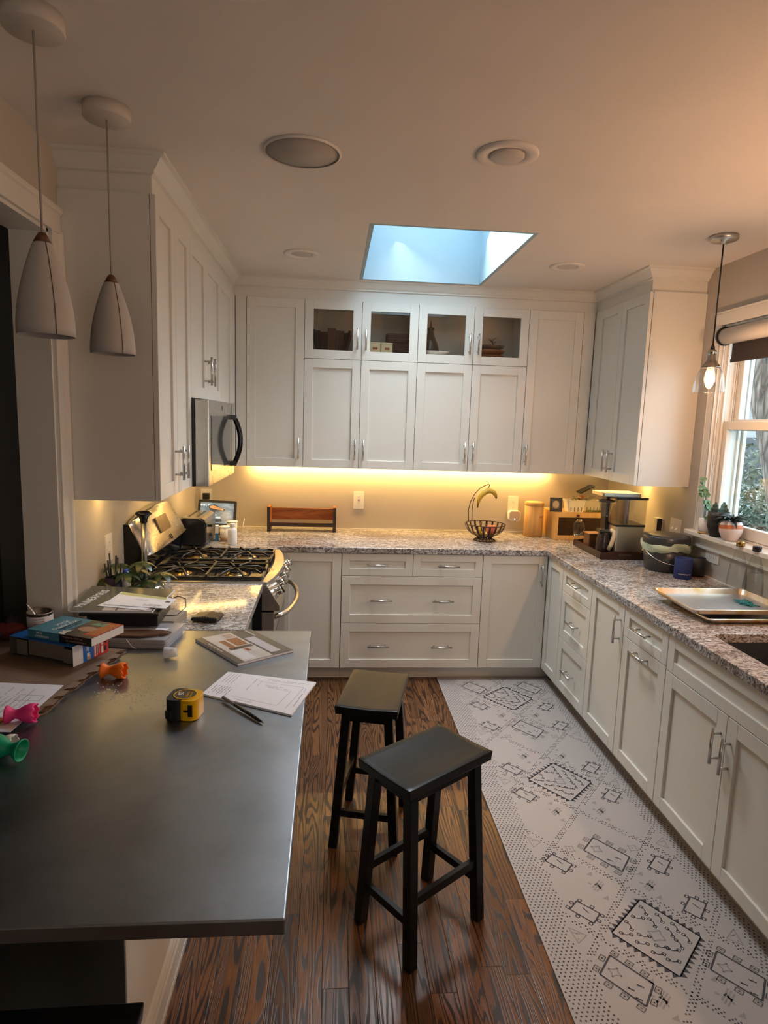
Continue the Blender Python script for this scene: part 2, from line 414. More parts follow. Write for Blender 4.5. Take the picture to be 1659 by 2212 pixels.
# crown moulding and frieze above the cabinets
mb = MB(); path = [(LX, 2.44), (-.65, 2.44), (-.65, 4.311), (1.774, 4.311), (1.774, 3.562), (RX, 3.562)]
cp = [(-.03,2.502),(-.016,2.502),(-.016,2.567),(-.004,2.572),(-.004,2.580),(.006,2.588),(.020,2.606),(.030,2.616),(.044,2.620),(.044,2.63),(-.03,2.63)]
sweep(mb, path, cp); struct(mb.build('trim_3', CAB))
# ceiling/cabinet filler behind the crown is hidden by it
# ---------------------------------------------------------------- windows
win = empty('window_1', (0, 0, 0)); win['kind'] = 'structure'
mb = MB()                                                     # casing and jamb liner
for a in ((WY1, WY1+.065), (WY0-.065, WY0)):
    mb.box(RX-.018, RX, a[0], a[1], WZ0-.02, WZ1-.0002)
mb.box(RX-.018, RX, WY0-.065, WY1+.065, WZ1, WZ1+.062); mb.box(RX-.024, RX-.0001, WY0-.07, WY1+.07, WZ1+.0622, WZ1+.072)
mb.box(RX-.022, RX-.0181, WY1+.056, WY1+.0648, WZ0, WZ1+.052)
mb.build('window_casing', TRIMP, win, bevel=.002)
mb = MB()
mb.box(RX-.002, RX+.17, WY1-.012, WY1, WZ0, WZ1); mb.box(RX-.002, RX+.17, WY0, WY0+.012, WZ0, WZ1)
mb.box(RX-.002, RX+.17, WY0, WY1, WZ1-.012, WZ1); mb.box(RX+.03, RX+.20, WY0, WY1, WZ0-.02, WZ0+.012)
for y in (WY1-.012, WY0+.012):                                # parting stops and tracks on the jamb
    s_ = -1 if y > 3 else 1
    for x0, x1, dd in ((RX+.020, RX+.034, .016), (RX+.073, RX+.080, .010), (RX+.086, RX+.092, .007), (RX+.128, RX+.142, .014), (RX+.15, RX+.17, .026)):
        mb.box(x0, x1, min(y, y+s_*dd), max(y, y+s_*dd), WZ0, WZ1-.012)
mb.build('jamb', TRIMP, win, bevel=.0015)
def sash(x0, x1, z0, z1, nm):
    f = MB(); a, b = WY0+.014, WY1-.014; st = .046
    f.box(x0, x1, a, a+st, z0, z1); f.box(x0, x1, b-st, b, z0, z1); f.box(x0, x1, a+st, b-st, z1-.046, z1); f.box(x0, x1, a+st, b-st, z0, z0+.062)
    s = f.build(nm, TRIMP, win, bevel=.003)
    g = MB(); xm = (x0+x1)/2; g.box(xm-.002, xm+.002, a+st-.004, b-st+.004, z0+.058, z1-.042); g.build('pane', PANE, s)
    return s
sash(RX+.036, RX+.072, WZ0+.014, 1.785, 'lower_sash'); sash(RX+.094, RX+.127, 1.735, WZ1-.014, 'upper_sash')
mb = MB(); mb.box(RX-.062, RX+.034, WY0-.10, WY1+.090, WZ0-.024, WZ0+.002); mb.build('window_sill', TRIMP, win, bevel=.005, seg=3)
mb = MB(); mb.box(RX-.020, RX, WY0-.08, WY1+.07, WZ0-.085, WZ0-.024); mb.box(RX-.028, RX, WY0-.08, WY1+.075, WZ0-.040, WZ0-.024); mb.box(RX-.024, RX, WY0-.08, WY1+.072, WZ0-.089, WZ0-.076)
mb.build('apron', TRIMP, win, bevel=.002)
sky = empty('window_2', (.553, 3.66, H)); sky['kind'] = 'structure'
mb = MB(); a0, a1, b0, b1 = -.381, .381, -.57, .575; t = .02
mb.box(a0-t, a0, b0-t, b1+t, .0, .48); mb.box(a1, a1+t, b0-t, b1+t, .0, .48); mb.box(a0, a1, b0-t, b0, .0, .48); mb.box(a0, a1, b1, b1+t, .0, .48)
mb.build('light_shaft', SHAFT_TINT, sky)
mb = MB(); mb.box(a0-.03, a1+.03, b0-.03, b0+.03, .48, .53); mb.box(a0-.03, a1+.03, b1-.03, b1+.03, .48, .53); mb.box(a0-.03, a0+.03, b0, b1, .48, .53); mb.box(a1-.03, a1+.03, b0, b1, .48, .53)
mb.build('skylight_frame', TRIMP, sky)
MB().box(a0, a1, b0, b1, .502, .510).build('pane', PANE, sky)

# roller shade inside the window head, with its bead chain
sh = tag(empty('roller_shade', (RX+.0, 2.835, 2.298)), 'dark brown roller shade with pale rounded cassette at the window head', 'shade')
def cap_prof(y0, y1, r, cx, cz, mb, sq=.0):
    pts = [(cx + r*math.cos(R_(t)), cz + r*math.sin(R_(t))) for t in range(0, 360, 15)]
    A = [mb.bm.verts.new((x, y0, z)) for x, z in pts]; B = [mb.bm.verts.new((x, y1, z)) for x, z in pts]; n = len(pts)
    for i in range(n):
        f = mb.bm.faces.new((A[i], A[(i+1) % n], B[(i+1) % n], B[i])); f.smooth = True
    mb.bm.faces.new(A); mb.bm.faces.new(B)
mb = MB(); cap_prof(-.50, .500, .043, -.012, -.062, mb); mb.build('cassette', paint('pale_cassette', (.62, .56, .50), .45, .01), sh)
mb = MB(); cap_prof(.502, .516, .050, -.012, -.060, mb); mb.build('bracket', BLK, sh)
mb = MB(); mb.box(.018, .020, -.49, .478, -.188, -.06); mb.box(.013, .025, -.49, .478, -.200, -.182); mb.build('shade_fabric', fabric('dark_brown_shade_cloth', (.035, .024, .020), .7, 400), sh)
mb = MB(); ch = []
for x, yy, z0, z1 in ((-.030, .523, -1.130, -.108), (.006, .523, -1.05, -.108)):
    z = z1
    while z > z0: mb.sphere((x + (.018 if x < 0 else -.018)*max(0, (-.9-z)/.235), yy, z), .0021, seg=6); z -= .0075
mb.build('bead_chain', mat('dark_beads', (.12, .10, .09), .4), sh)

# ================================================================ CABINETS
def shaker(w, h, fr=.057, glass=False):
    mb = MB(); mb.box(0, fr, 0, .02, 0, h); mb.box(w-fr, w, 0, .02, 0, h); mb.box(fr, w-fr, 0, .02, 0, fr); mb.box(fr, w-fr, 0, .02, h-fr, h)
    if not glass: mb.box(fr-.001, w-fr+.001, .010, .017, fr-.001, h-fr+.001)
    return mb
def handle(parent, x, z, vert, L=.14):
    mb = MB(); r = .006; y = -.034
    if vert:
        mb.tube([(x, y, z-L/2), (x, y, z+L/2)], r, 12)
        for q in (-.048, .048): mb.tube([(x, .001, z+q), (x, y, z+q)], .0048, 8)
    else:
        mb.tube([(x-L/2, y, z), (x+L/2, y, z)], r, 12)
        for q in (-.048, .048): mb.tube([(x+q, .001, z), (x+q, y, z)], .0048, 8)
    return mb.build('handle', NICK, parent)
def cabinet(name, label, cat, loc, rz, W, Dp, z0, z1, fronts, toe=False, group=None, shelf=None, fillers=(), led=None, hole=None):
    base = 0 if toe else z0
    e = empty(name, (loc[0], loc[1], base), rz); tag(e, label, cat, group)
    mb = MB()
    if shelf is None and hole is None: mb.box(0.0005, W-.0005, .022, Dp-.001, z0-base, z1-base)
    elif hole:                                                 # open-topped carcass (sink base)
        a, b = z0-base, z1-base
        mb.box(.0005, .018, .022, Dp-.001, a, b); mb.box(W-.018, W-.0005, .022, Dp-.001, a, b); mb.box(.018, W-.018, .022, .03, a, b)
        mb.box(.018, W-.018, .03, Dp-.001, a, a+.018); mb.box(.018, W-.018, Dp-.01, Dp-.001, a+.018, b)
    else:
        sz = shelf-base; a = z0-base; b = z1-base
        mb.box(.0005, W-.0005, .022, Dp-.001, a, sz); mb.box(.0005, .018, .022, Dp-.001, sz, b); mb.box(W-.018, W-.0005, .022, Dp-.001, sz, b)
        mb.box(.018, W-.018, .022, Dp-.001, b-.018, b); mb.box(.018, W-.018, Dp-.012, Dp-.001, sz, b-.018)
        mb.box(W/2-.02, W/2+.02, .022, .045, sz, b-.018)
    for fx0, fx1 in fillers: mb.box(fx0, fx1, .004, .022, z0-base, z1-base)
    mb.build('body', CAB, e)
    for fr in fronts:
        x0, x1, a, b, kind = fr[:5]; g = .0016; h = fr[5:]
        d = shaker(x1-x0-2*g, b-a-2*g, .057 if b-a > .25 else .048 if kind != 'wide' else .05, kind == 'glass')
        d = d.build('drawer' if kind in ('drawer', 'wide') else 'door', CAB, e, bevel=.0012, seg=1); d.location = (x0+g, 0, a-base+g)
        if kind == 'glass':
            MB().box(.053, x1-x0-2*g-.053, .009, .013, .053, b-a-2*g-.053).build('glass_pane', SMOKE, d)
        for hx, hz, vert in h: handle(d, hx-x0-g, hz-a-g, vert)
    if toe: MB().box(.0, W, .075, .09, .0005, z0).build('toe_kick', TRIMP, e)
    if led:
        x0, x1, y, n = led; mb = MB().mat(LEDB); mb.box(x0, x1, y-.005, y+.005, z0-base-.0022, z0-base-.0006); mb.mat(LED); 
        for k in range(n):
            xx = x0 + (x1-x0)*(k+.5)/n; mb.box(xx-.003, xx+.003, y-.0025, y+.0025, z0-base-.0034, z0-base-.0022)
        mb.build('led_strip', None, e)
    return e
UZ0, UZM, UZ1 = 1.394, 2.1225, 2.502; UY = 4.311; UD = .3398
X = [-.5804+.379*k for k in range(7)]       # door boundaries of the back uppers
def L_(b, x): return x-b
b = LX+.0005
cabinet('wall_cabinet', 'tall white single-door wall cabinet in the back left corner, beside the microwave run', 'cabinet', (b, UY), 0, X[1]-b, UD, UZ0, UZ1,
        [(X[0]-b, X[1]-b, UZ0, UZ1, 'door', (X[1]-.029-b, 1.525, True))], fillers=[(-.649-b, X[0]-.002-b)], led=(.08, X[1]-b, .30, 42))
for i, lab in ((1, 'white wall cabinet on the back wall, glass doors showing a slatted bucket and cream tins'), (3, 'white wall cabinet on the back wall, glass doors showing a dark bottle and stacked bowls')):
    b = X[i]
    cabinet('wall_cabinet', lab, 'cabinet', (b, UY), 0, .758, UD, UZ0, UZ1,
        [(0, .379, UZ0, UZM, 'door', (.35, 1.525, True)), (.379, .758, UZ0, UZM, 'door', (.408, 1.525, True)),
         (0, .379, UZM, UZ1, 'glass', (.35, 2.256, True)), (.379, .758, UZM, UZ1, 'glass', (.408, 2.256, True))], shelf=UZM+.012, led=(0, .758, .30, 40))
b = X[5]
cabinet('wall_cabinet', 'tall white single-door wall cabinet in the back right corner, above the bread box', 'cabinet', (b, UY), 0, RX-b-.0005, UD, UZ0, UZ1,
        [(0, X[6]-b, UZ0, UZ1, 'door', (.018+.005, 1.523, True))], fillers=[(X[6]+.002-b, 1.773-b)], led=(0, .70, .30, 40))
ULX = -.65
def lcab(label, y0, y1, z0, fronts, fillers=(), led=None):
    return cabinet('wall_cabinet', label, 'cabinet', (ULX, y0), R_(90), y1-y0, ULX-LX, z0, UZ1, fronts, fillers=fillers, led=led)
lcab('tall white double-door wall cabinet on the left wall, nearest the camera', 2.44, 2.985, UZ0,
     [(0, .275, UZ0, UZ1, 'door', (.235, 1.525, True)), (.275, .545, UZ0, UZ1, 'door', (.318, 1.525, True))], led=(.02, .52, .295, 30))
lcab('short white double-door wall cabinet directly above the microwave', 2.986, 3.748, 1.803,
     [(0, .36, 1.803, UZ1, 'door', (.312, 1.945, True)), (.36, .762, 1.803, UZ1, 'door', (.405, 1.945, True))])
lcab('narrow white wall cabinet between the microwave and the back left corner', 3.749, 4.310, UZ0,
     [(0, .40, UZ0, UZ1, 'door')], fillers=[(.402, .561)], led=(.02, .84, .295, 46))
cabinet('wall_cabinet', 'white double-door wall cabinet on the right wall beside the window', 'cabinet', (1.774, 4.3105), R_(-90), 4.3105-3.562, RX-1.774, UZ0, UZ1,
     [(.06, .40, UZ0, UZ1, 'door', (.361, 1.518, True)), (.40, .7475, UZ0, UZ1, 'door', (.43, 1.518, True))], fillers=[(0, .058)], led=(-.2, .70, .298, 50))
# base units
BY = 3.979; BD = D-BY-.001; Z0, Z1 = .097, .875
b = -.33
cabinet('base_cabinet', 'white base cabinet with a plain door in the back left, beside the range', 'cabinet', (b, BY), 0, .404, BD, Z0, Z1, [(.01, .402, Z0, Z1, 'door')], toe=True)
b = .0745
cabinet('base_cabinet', 'white drawer base on the back wall, two small drawers above two wide ones', 'cabinet', (b, BY), 0, .928, BD, Z0, Z1,
  [(0, .464, .724, Z1, 'drawer', (.231, .803, False)), (.464, .928, .724, Z1, 'drawer', (.695, .801, False)),
   (0, .928, .405, .724, 'wide', (.260, .567, False), (.668, .565, False)), (0, .928, Z0, .405, 'wide', (.250, .254, False), (.672, .250, False))], toe=True)
b = 1.003
cabinet('base_cabinet', 'white one-door base cabinet in the back right corner, handle at its right edge', 'cabinet', (b, BY), 0, RX-b-.001, BD, Z0, Z1, [(0, .437, Z0, Z1, 'door', (.396, .745, True))], toe=True)
BX = 1.442
def rcab(label, y0, y1, fronts, **k):
    return cabinet('base_cabinet', label, 'cabinet', (BX, y0), R_(-90), y0-y1, RX-BX-.001, Z0, Z1, fronts, toe=True, **k)
rcab('narrow white base cabinet without handle, right run next to the inner corner', 3.978, 3.700, [(.0, .277, Z0, Z1, 'door')])
rcab('white three-drawer base cabinet in the right run', 3.699, 3.262, [(0, .437, .722, Z1, 'drawer', (.23, .808, False)), (0, .437, .425, .722, 'drawer', (.235, .570, False)), (0, .437, Z0, .425, 'drawer', (.22, .256, False))])
rcab('white one-door base cabinet with a vertical handle, right run below the navy can cooler', 3.261, 2.866, [(0, .394, Z0, Z1, 'door', (.36, .74, True))])
rcab('white base cabinet with drawer over pull-out front, right run below the baking sheets', 2.865, 2.461, [(0, .403, .722, Z1, 'drawer', (.204, .803, False)), (0, .403, Z0, .722, 'door', (.200, .687, False))])
rcab('white sink base with a long false front above two doors', 2.460, 1.542, [(0, .918, .712, Z1, 'wide'), (0, .43, Z0, .712, 'door', (.402, .583, True)), (.43, .918, Z0, .712, 'door', (.46, .573, True))], hole=True)
rcab('white base cabinet at the near end of the right run', 1.541, .95, [(0, .295, Z0, Z1, 'door'), (.295, .59, Z0, Z1, 'door')])
# left base under the granite between peninsula and range
e = tag(empty('base_cabinet', (LX+.001, 2.36, 0)), 'dark-sided base cabinet under the left granite, between peninsula and range', 'cabinet')
MB().box(0, .61, 0, .68, .095, .875).build('body', PONYD, e); MB().box(0, .55, 0, .68, .0005, .095).build('toe_kick', TRIMP, e)

# worktops
def worktop(name, label, loops, m, z0, z1, bev=.004):
    o = MB().prism(loops, z0, z1).build(name, m, bevel=bev, seg=3); return tag(o, label, 'worktop')
worktop('granite_worktop', 'speckled grey and brown granite worktop along the back and right walls', 
  [[(LX+.001, 3.842), (-.334, 3.842), (-.334, 3.966), (1.429, 3.966), (1.429, .94), (RX-.001, .94), (RX-.001, D-.001), (LX+.001, D-.001)],
   rrect(1.545, 1.98, 1.60, 2.335, .03)], GRAN, .876, .914)
worktop('granite_worktop', 'small granite worktop between the metal peninsula and the gas range', [(LX+.001, 2.358), (-.325, 2.358), (-.330, 3.045), (LX+.001, 3.045)], GRAN, .876, .914)
o = worktop('metal_worktop', 'large stainless steel topped peninsula at the left, strewn with papers', [(-1.6, .93), (-.062, .93), (-.068, 2.352), (-.985, 2.352), (-.985, 2.336), (-1.6, 2.336)], STEELTOP, .884, .914, .003)
e = tag(empty('peninsula_base', (-1.0, 1.85, 0)), 'dark panelled base with white side under the metal worktop', 'base')
MB().box(-.60, .53, -.48, .476, .0, .883).build('panel', PONYD, e)
MB().box(.53, .5345, -.48, .476, .0, .883).build('side_panel', TRIMP, e, bevel=.001)
mb = MB(); bp = [(0,0),(.016,0),(.016,.085),(.012,.095),(.012,.105),(.006,.118),(0,.125)]
leg_extrude(mb, bp, lambda o, a, t: (.5345+o, t, a), -.48, .476); mb.box(.5345, .552, -.485, .476, 0, .02)
mb.build('baseboard', TRIMP, e)
mb = MB(); leg_extrude(mb, [(0,0),(.03,0),(.03,.2),(0,.2)], lambda o, a, t: (.5345+o*.15, t, .88-a*.02), -.48, .476); mb.build('cleat', TRIMP, e)
# undermount sink
e = tag(empty('sink', (1.7625, 1.9675, .914)), 'grey stainless steel sink set into the right worktop', 'sink')
mb = MB(); o_, i_ = rrect(-.235, .235, -.385, .385, .04), rrect(-.2195, .2195, -.3685, .3685, .03)
mb.prism([o_, i_], -.2, -.0385); mb.prism(o_, -.215, -.2); mb.build('basin', STEELD, e)
MB().lathe([(0, 0), (.04, 0), (.042, .004), (.03, .003), (0, .001)], (0, 0, -.2)).build('drain', CHROME, e)
# ================================================================ APPLIANCES
# gas range: front faces +x; local frame origin at wall-side near corner
rg = tag(empty('gas_range', (LX+.001, 3.05, 0)), 'black and stainless gas range with slanted rear control panel, against the left wall', 'stove')
Wr = .786
MB().box(.0, .655, .0, Wr, .05, .895).build('body', BLKG, rg, bevel=.002)
mb = MB(); rim = [(.06, .0)] + [(.655 + .05*math.sin(math.pi*t/12)**.8 + .024, .0 + Wr*t/12) for t in range(13)] + [(.06, Wr)]
inn = [(.09, .03)] + [(.655 + .035*math.sin(math.pi*(.04+.92*t/12))**.8 - .018, .03 + (Wr-.06)*t/12) for t in range(13)] + [(.09, Wr-.03)]
mb.prism([rim, inn], .896, .921); mb.build('cooktop_rim', STEEL, rg, bevel=.004, seg=3)
MB().prism(inn, .896, .909).build('cooktop', BLKG, rg)
# burners
bur = [(.22, .19), (.22, .60), (.50, .19), (.50, .60), (.36, .393)]
for bx, by in bur:
    r = .044 if (bx, by) != bur[4] else .035
    b_ = MB().lathe([(0, .909), (r+.012, .909), (r+.010, .916), (r, .918), (r*.8, .924), (0, .924)], (bx, by, 0), 28).build('burner', mat('burner_brass', (.45, .33, .16), .3, 1) if not bpy.data.materials.get('burner_brass') else bpy.data.materials['burner_brass'], rg)
    MB().lathe([(0, .924), (r*.72, .924), (r*.72, .931), (r*.6, .934), (0, .934)], (bx, by, 0), 24).build('burner_cap', CASTI, b_)
def grate(y0, y1, cx):
    mb = MB(); x0, x1 = .10, .655; z = .936; w = .010; h = .014
    cor = [(x0, y0), (x1, y0), (x1, y1), (x0, y1)]
    fr = rrect(x0, x1, y0, y1, .03, 4); fi = rrect(x0+.011, x1-.011, y0+.011, y1-.011, .02, 4)
    mb.prism([fr, fi], z-.012, z)
    yc = (y0+y1)/2
    mb.bar((x0, yc, z+.004), (x1, yc, z+.004), w, h)
    mb.bar(((x0+x1)/2, y0, z+.004), ((x0+x1)/2, y1, z+.004), w, h)
    for bx in cx:
        for a in range(0, 360, 45):
            ca, sa = math.cos(R_(a+22.5)), math.sin(R_(a+22.5)); L1 = min((y1-yc)/max(.2, abs(sa)), .14/max(.2, abs(ca)))-.006
            mb.tube([(bx+.025*ca, yc+.025*sa, z+.010), (bx+.05*ca, yc+.05*sa, z+.013), (bx+L1*.8*ca, yc+L1*.8*sa, z+.010), (bx+L1*ca, yc+L1*sa, z-.004)], .0058, 6)
    for px, py in ((x0+.02, y0+.006), (x1-.02, y0+.006), (x0+.02, y1-.006), (x1-.02, y1-.006), ((x0+x1)/2, y0+.006), ((x0+x1)/2, y1-.006)):
        mb.bar((px, py, .909), (px, py, z-.004), .014, .012)
    return mb.build('grate', CASTI, rg)
grate(.040, .340, (.22, .50)); grate(.446, .746, (.22, .50))
mb = MB(); mb.prism([rrect(.11, .645, .352, .434, .02, 3), rrect(.121, .634, .363, .423, .012, 3)], .926, .938)
for k in range(5): mb.bar((.17+.095*k, .358, .936), (.17+.095*k, .428, .936), .010, .012)
mb.bar((.12, .393, .940), (.63, .393, .940), .009, .012)
for px in (.13, .63): mb.bar((px, .357, .909), (px, .357, .93), .012, .010); mb.bar((px, .429, .909), (px, .429, .93), .012, .010)
mb.build('centre_grate', CASTI, rg)
# front control strip, slanted
XZ = Matrix(((1,0,0,0), (0,0,1,0), (0,1,0,0), (0,0,0,1)))  # (a,b,c)->(x=a,y=c,z=b)
MB().prism([(.60,.895), (.684,.895), (.742,.80), (.742,.772), (.60,.772)], .002, Wr-.002, XZ).build('control_panel', STEEL, rg, bevel=.003)
kn = None
n_ = Vector((.095, 0, .058)).normalized()
for k in range(5):
    y = .085 + .154*k; c = Vector((.716, y, .846)) ; M = Matrix.Translation(c) @ n_.to_track_quat('Z', 'Y').to_matrix().to_4x4()
    mb = MB(); mb.lathe([(0, -.002), (.027, -.002), (.026, .004), (.021, .007), (.0225, .022), (.0215, .033), (.016, .036), (0, .036)], M=M, seg=28)
    mb.box(-.005, .005, -.021, .021, .034, .043, M); mb.build('knob', CHROME, rg)
mb = MB(); mb.box(.600, .715, .006, Wr-.006, .245, .765); mb.build('oven_door', STEEL, rg, bevel=.004)
MB().box(.7152, .7165, .11, Wr-.11, .36, .64).build('oven_window', BLKG, rg)
mb = MB(); pts = [(.712 + .095*math.sin(math.pi*t/16)**.55, .03 + (Wr-.06)*t/16, .735) for t in range(17)]; mb.tube(pts, .0135, 14); mb.build('oven_handle', STEEL, rg)
MB().box(.600, .715, .006, Wr-.006, .07, .235).build('bottom_drawer', STEEL, rg, bevel=.004)
mb = MB(); [mb.lathe([(0, 0), (.02, 0), (.02, .05), (0, .05)], (x, y, .001)) for x in (.06, .6) for y in (.06, .72)]; mb.build('foot', BLK, rg)
# backguard: black shell against the wall, leaning stainless control head in front
def bg_top(t): return 1.190 + .052*math.sin(math.pi*t)**.55
def bg_face(t, k): bow = .022*math.sin(math.pi*t); zt = bg_top(t)-.006; return (.124+bow*.5) + (.036+bow - (.124+bow*.5))*k, 1.048 + (zt-1.048)*k
mb = MB(); n = 24; rows = []; rowb = []
for i in range(n+1):
    t = i/n; y = .010 + (Wr-.020)*t; zt = bg_top(t); f0, f1 = bg_face(t, 0), bg_face(t, 1); ins_ = .030*(abs(2*t-1)**14)
    prof_ = [(.07, 1.046), (f0[0]-ins_*.3, 1.044)] + [(lambda q: (q[0]-ins_+.006*math.sin(math.pi*k/8), q[1]))(bg_face(t, k/8)) for k in range(9)] + [(f1[0]-.012, zt+.001), (.012, zt-.004)]
    rows.append([mb.bm.verts.new((x, y, z)) for x, z in prof_])
for a, b in zip(rows, rows[1:]):
    for i in range(len(a)):
        j = (i+1) % len(a); f = mb.bm.faces.new((a[i], a[j], b[j], b[i])); f.smooth = 1 <= i < len(a)-2
mb.bm.faces.new(rows[0]); mb.bm.faces.new(rows[-1]); mb.build('control_head', STEEL, rg)
mb = MB()
for y0 in (-.002, Wr-.0095): mb.prism([(.0,.895), (.080,.895), (.098,1.040), (.024,1.196), (.0,1.196)], y0, y0+.0115, XZ)
mb.prism([(.0,.895), (.075,.895), (.092,1.040), (.0,1.040)], .0096, Wr-.0096, XZ)
mb.build('backguard', BLKG, rg)
def on_face(t, k):
    p = bg_face(t, k); q = bg_face(t, k+.01); return frame_from((p[0]+.0065, .010+(Wr-.020)*t, p[1]), (0, 1, 0), (q[0]-p[0], 0, q[1]-p[1]))
MB().prism(rrect(-.098, .098, -.042, .042, .010), -.004, .0035, on_face(.42, .56)).build('display', mat('amber_grey_display', (.13, .085, .045), .10), rg)
MB().prism([circ(0, 0, .015, 24), circ(0, 0, .0115, 24)], -.002, .0022, on_face(.47, .14)).build('badge', BLK, rg)

# over-the-range microwave, origin at wall-side near bottom corner
mw = tag(empty('microwave', (LX+.001, 2.99, 1.394)), 'black and stainless over-the-range microwave under the short left cabinet', 'microwave')
Wm = .757
MB().box(.0, .352, 0, Wm, .0, .404).build('body', BLKG, mw, bevel=.002)
mb = MB(); mb.box(.352, .415, .0, Wm, .0, .404); mb.build('front_panel', STEEL, mw, bevel=.004, seg=3)
MB().prism(rrect(.055, .60, .070, .330, .006), .4151, .4175, YZ).build('door_window', mat('dark_door_glass', (.05, .045, .04), .08), mw)
mb = MB(); pts = []
for t in range(17):
    u = t/16; pts.append((.416 + .058*math.sin(math.pi*(.12+.76*u)), .60, .062+.27*u))
mb.tube(pts, .011, 10, flat=1.3); mb.bar((.414, .60, .07), (.452, .60, .07), .03, .026); mb.bar((.414, .60, .325), (.452, .60, .325), .03, .026)
mb.build('handle', BLKG, mw)
MB().prism(circ(.36, .37, .013, 20), .4151, .4165, YZ).build('badge', BLK, mw)
MB().box(.4152, .4160, .655, .657, .01, .395).build('panel_seam', BLK, mw)

# ================================================================ CEILING FIXTURES
s = tag(empty('ceiling_speaker', (-.123, 2.325, H)), 'large flat round speaker grille in the ceiling left of centre', 'speaker')
MB().lathe([(.126, -.0005), (.133, -.0005), (.133, -.006), (.126, -.008)], seg=56, cap=False).build('rim', CEILP, s)
MB().lathe([(0, -.004), (.1255, -.004), (.1255, -.0008), (0, -.0008)], seg=56).build('grille', fabric('speaker_mesh', (.43, .385, .345), .8, 1500), s)
def disc(name, label, x, y, r, inner, cat):
    s = tag(empty(name, (x, y, H)), label, cat)
    MB().lathe([(r, -.0005), (r, -.005), (r*.93, -.010), (r*.62, -.006), (r*.58, -.0005)], seg=48, cap=False).build('trim_ring', CEILP, s)
    MB().lathe([(0, -.014 if inner else -.006), (r*.5, -.014 if inner else -.006), (r*.55, -.010 if inner else -.004), (r*.55, -.0008), (0, -.0008)], seg=48).build('lens', mat('white_lens', (.56, .50, .45), .5), s)
disc('air_vent', 'round two-ring ceiling vent right of centre, above the kitchen aisle', .567, 2.232, .105, True, 'vent')
disc('recessed_light', 'unlit round recessed light in the ceiling left of the skylight', -.192, 3.683, .099, False, 'light')
disc('recessed_light', 'unlit round recessed light in the ceiling right of the skylight', 1.31, 3.65, .099, False, 'light')
def pendant(x, y, zb, zt, label, rz):
    p = tag(empty('pendant_lamp', (x, y, H), rz), label, 'pendant lamp', 'fabric pendant lamps over the peninsula')
    MB().lathe([(0, -.0005), (.068, -.0005), (.068, -.034), (.065, -.037), (0, -.037)], seg=48).build('canopy', mat('offwhite_canopy', (.55, .50, .45), .5) if not bpy.data.materials.get('offwhite_canopy') else bpy.data.materials['offwhite_canopy'], p)
    MB().tube([(0, 0, -.036), (0, 0, zt-H)], .0028, 8).build('cord', mat('grey_cord', (.35, .30, .26), .7) if not bpy.data.materials.get('grey_cord') else bpy.data.materials['grey_cord'], p)
    MB().lathe([(0, zt-H+.002), (.008, zt-H+.002), (.012, zt-H-.004), (.021, zt-H-.022), (0, zt-H-.024)], seg=24).build('cap', COPPW, p)
    h = zt-.021-zb; prof_ = []
    for i in range(15):
        t = i/14; r = .020 + .046*math.sin(min(1, t*1.02)*math.pi/2)**.9*1.0; prof_.append((r, zt-.021-h*t-H))
    inner = [(r-.0025, z) for r, z in reversed(prof_)]
    q = MB().lathe(prof_+inner, seg=48, cap=False).build('shade', LINEN, p)
    mb = MB()
    for a in (0, 120, 240):
        ca, sa = math.cos(R_(a)), math.sin(R_(a)); mb.tube([((r+.0004)*ca, (r+.0004)*sa, z) for r, z in prof_], .0011, 5)
    mb.build('seam', mat('seam_thread', (.12, .07, .04), .8) if not bpy.data.materials.get('seam_thread') else bpy.data.materials['seam_thread'], q)
    return p
pendant(-.710, 1.66, 1.907, 2.147, 'pale fabric pendant lamp nearest the camera, at the left edge', R_(-48))
pendant(-.697, 2.10, 1.907, 2.145, 'pale fabric pendant lamp farther from the camera, in front of the tall left cabinet', R_(-48))
p = tag(empty('glass_pendant_lamp', (1.80, 2.95, H)), 'lit clear glass bell pendant with filament bulb, hanging by the window', 'pendant lamp', 'glass pendants over the sink')
MB().lathe([(0, -.0005), (.063, -.0005), (.063, -.016), (.057, -.022), (.012, -.024), (.009, -.036), (0, -.036)], seg=48).build('canopy', NICK, p)
for a in (40, 220): MB().lathe([(0, -.033), (.003, -.033), (.003, -.02), (0, -.02)], (.035*math.cos(R_(a)), .035*math.sin(R_(a)), 0), 8).build('screw', NICK, p)
MB().tube([(0, 0, -.035), (0, 0, -.50)], .0035, 10).build('cord', BLK, p)
MB().lathe([(.004, -.490), (.010, -.505), (.011, -.516), (0, -.516)], seg=20).build('strain_relief', BLK, p)
MB().lathe([(.010, -.516), (.018, -.520), (.021, -.530), (.017, -.534), (.019, -.538), (.019, -.566), (.024, -.570), (.030, -.580), (.041, -.594), (.041, -.602), (.0, -.602)], seg=36).build('socket', mat('dark_nickel', (.34, .31, .27), .25, 1), p)
zs = [(.040, -.600), (.052, -.618), (.062, -.645), (.068, -.678), (.0715, -.712), (.072, -.717)]
MB().lathe(zs + [(r-.0022, z) for r, z in reversed(zs)], seg=48, cap=False).build('glass_shade', TUMBL, p)
mb = MB(); mb.lathe([(.012, -.600), (.013, -.615), (.024, -.640), (.0275, -.662), (.024, -.684), (.012, -.700), (0, -.704)], seg=28, cap=False)
bl = mb.build('bulb', thin_glass('amber_bulb_glass', (1.0, .86, .66), .2), p)
mb = MB()
for k in range(8):
    a0, a1 = R_(45*k), R_(45*k+22); mb.tube([(.011*math.cos(a0), .011*math.sin(a0), -.622), (.013*math.cos(a1), .013*math.sin(a1), -.683)], .0011, 5)
mb.lathe([(.0, -.612), (.0075, -.62), (.0085, -.65), (.0075, -.675), (0, -.682)], seg=12)
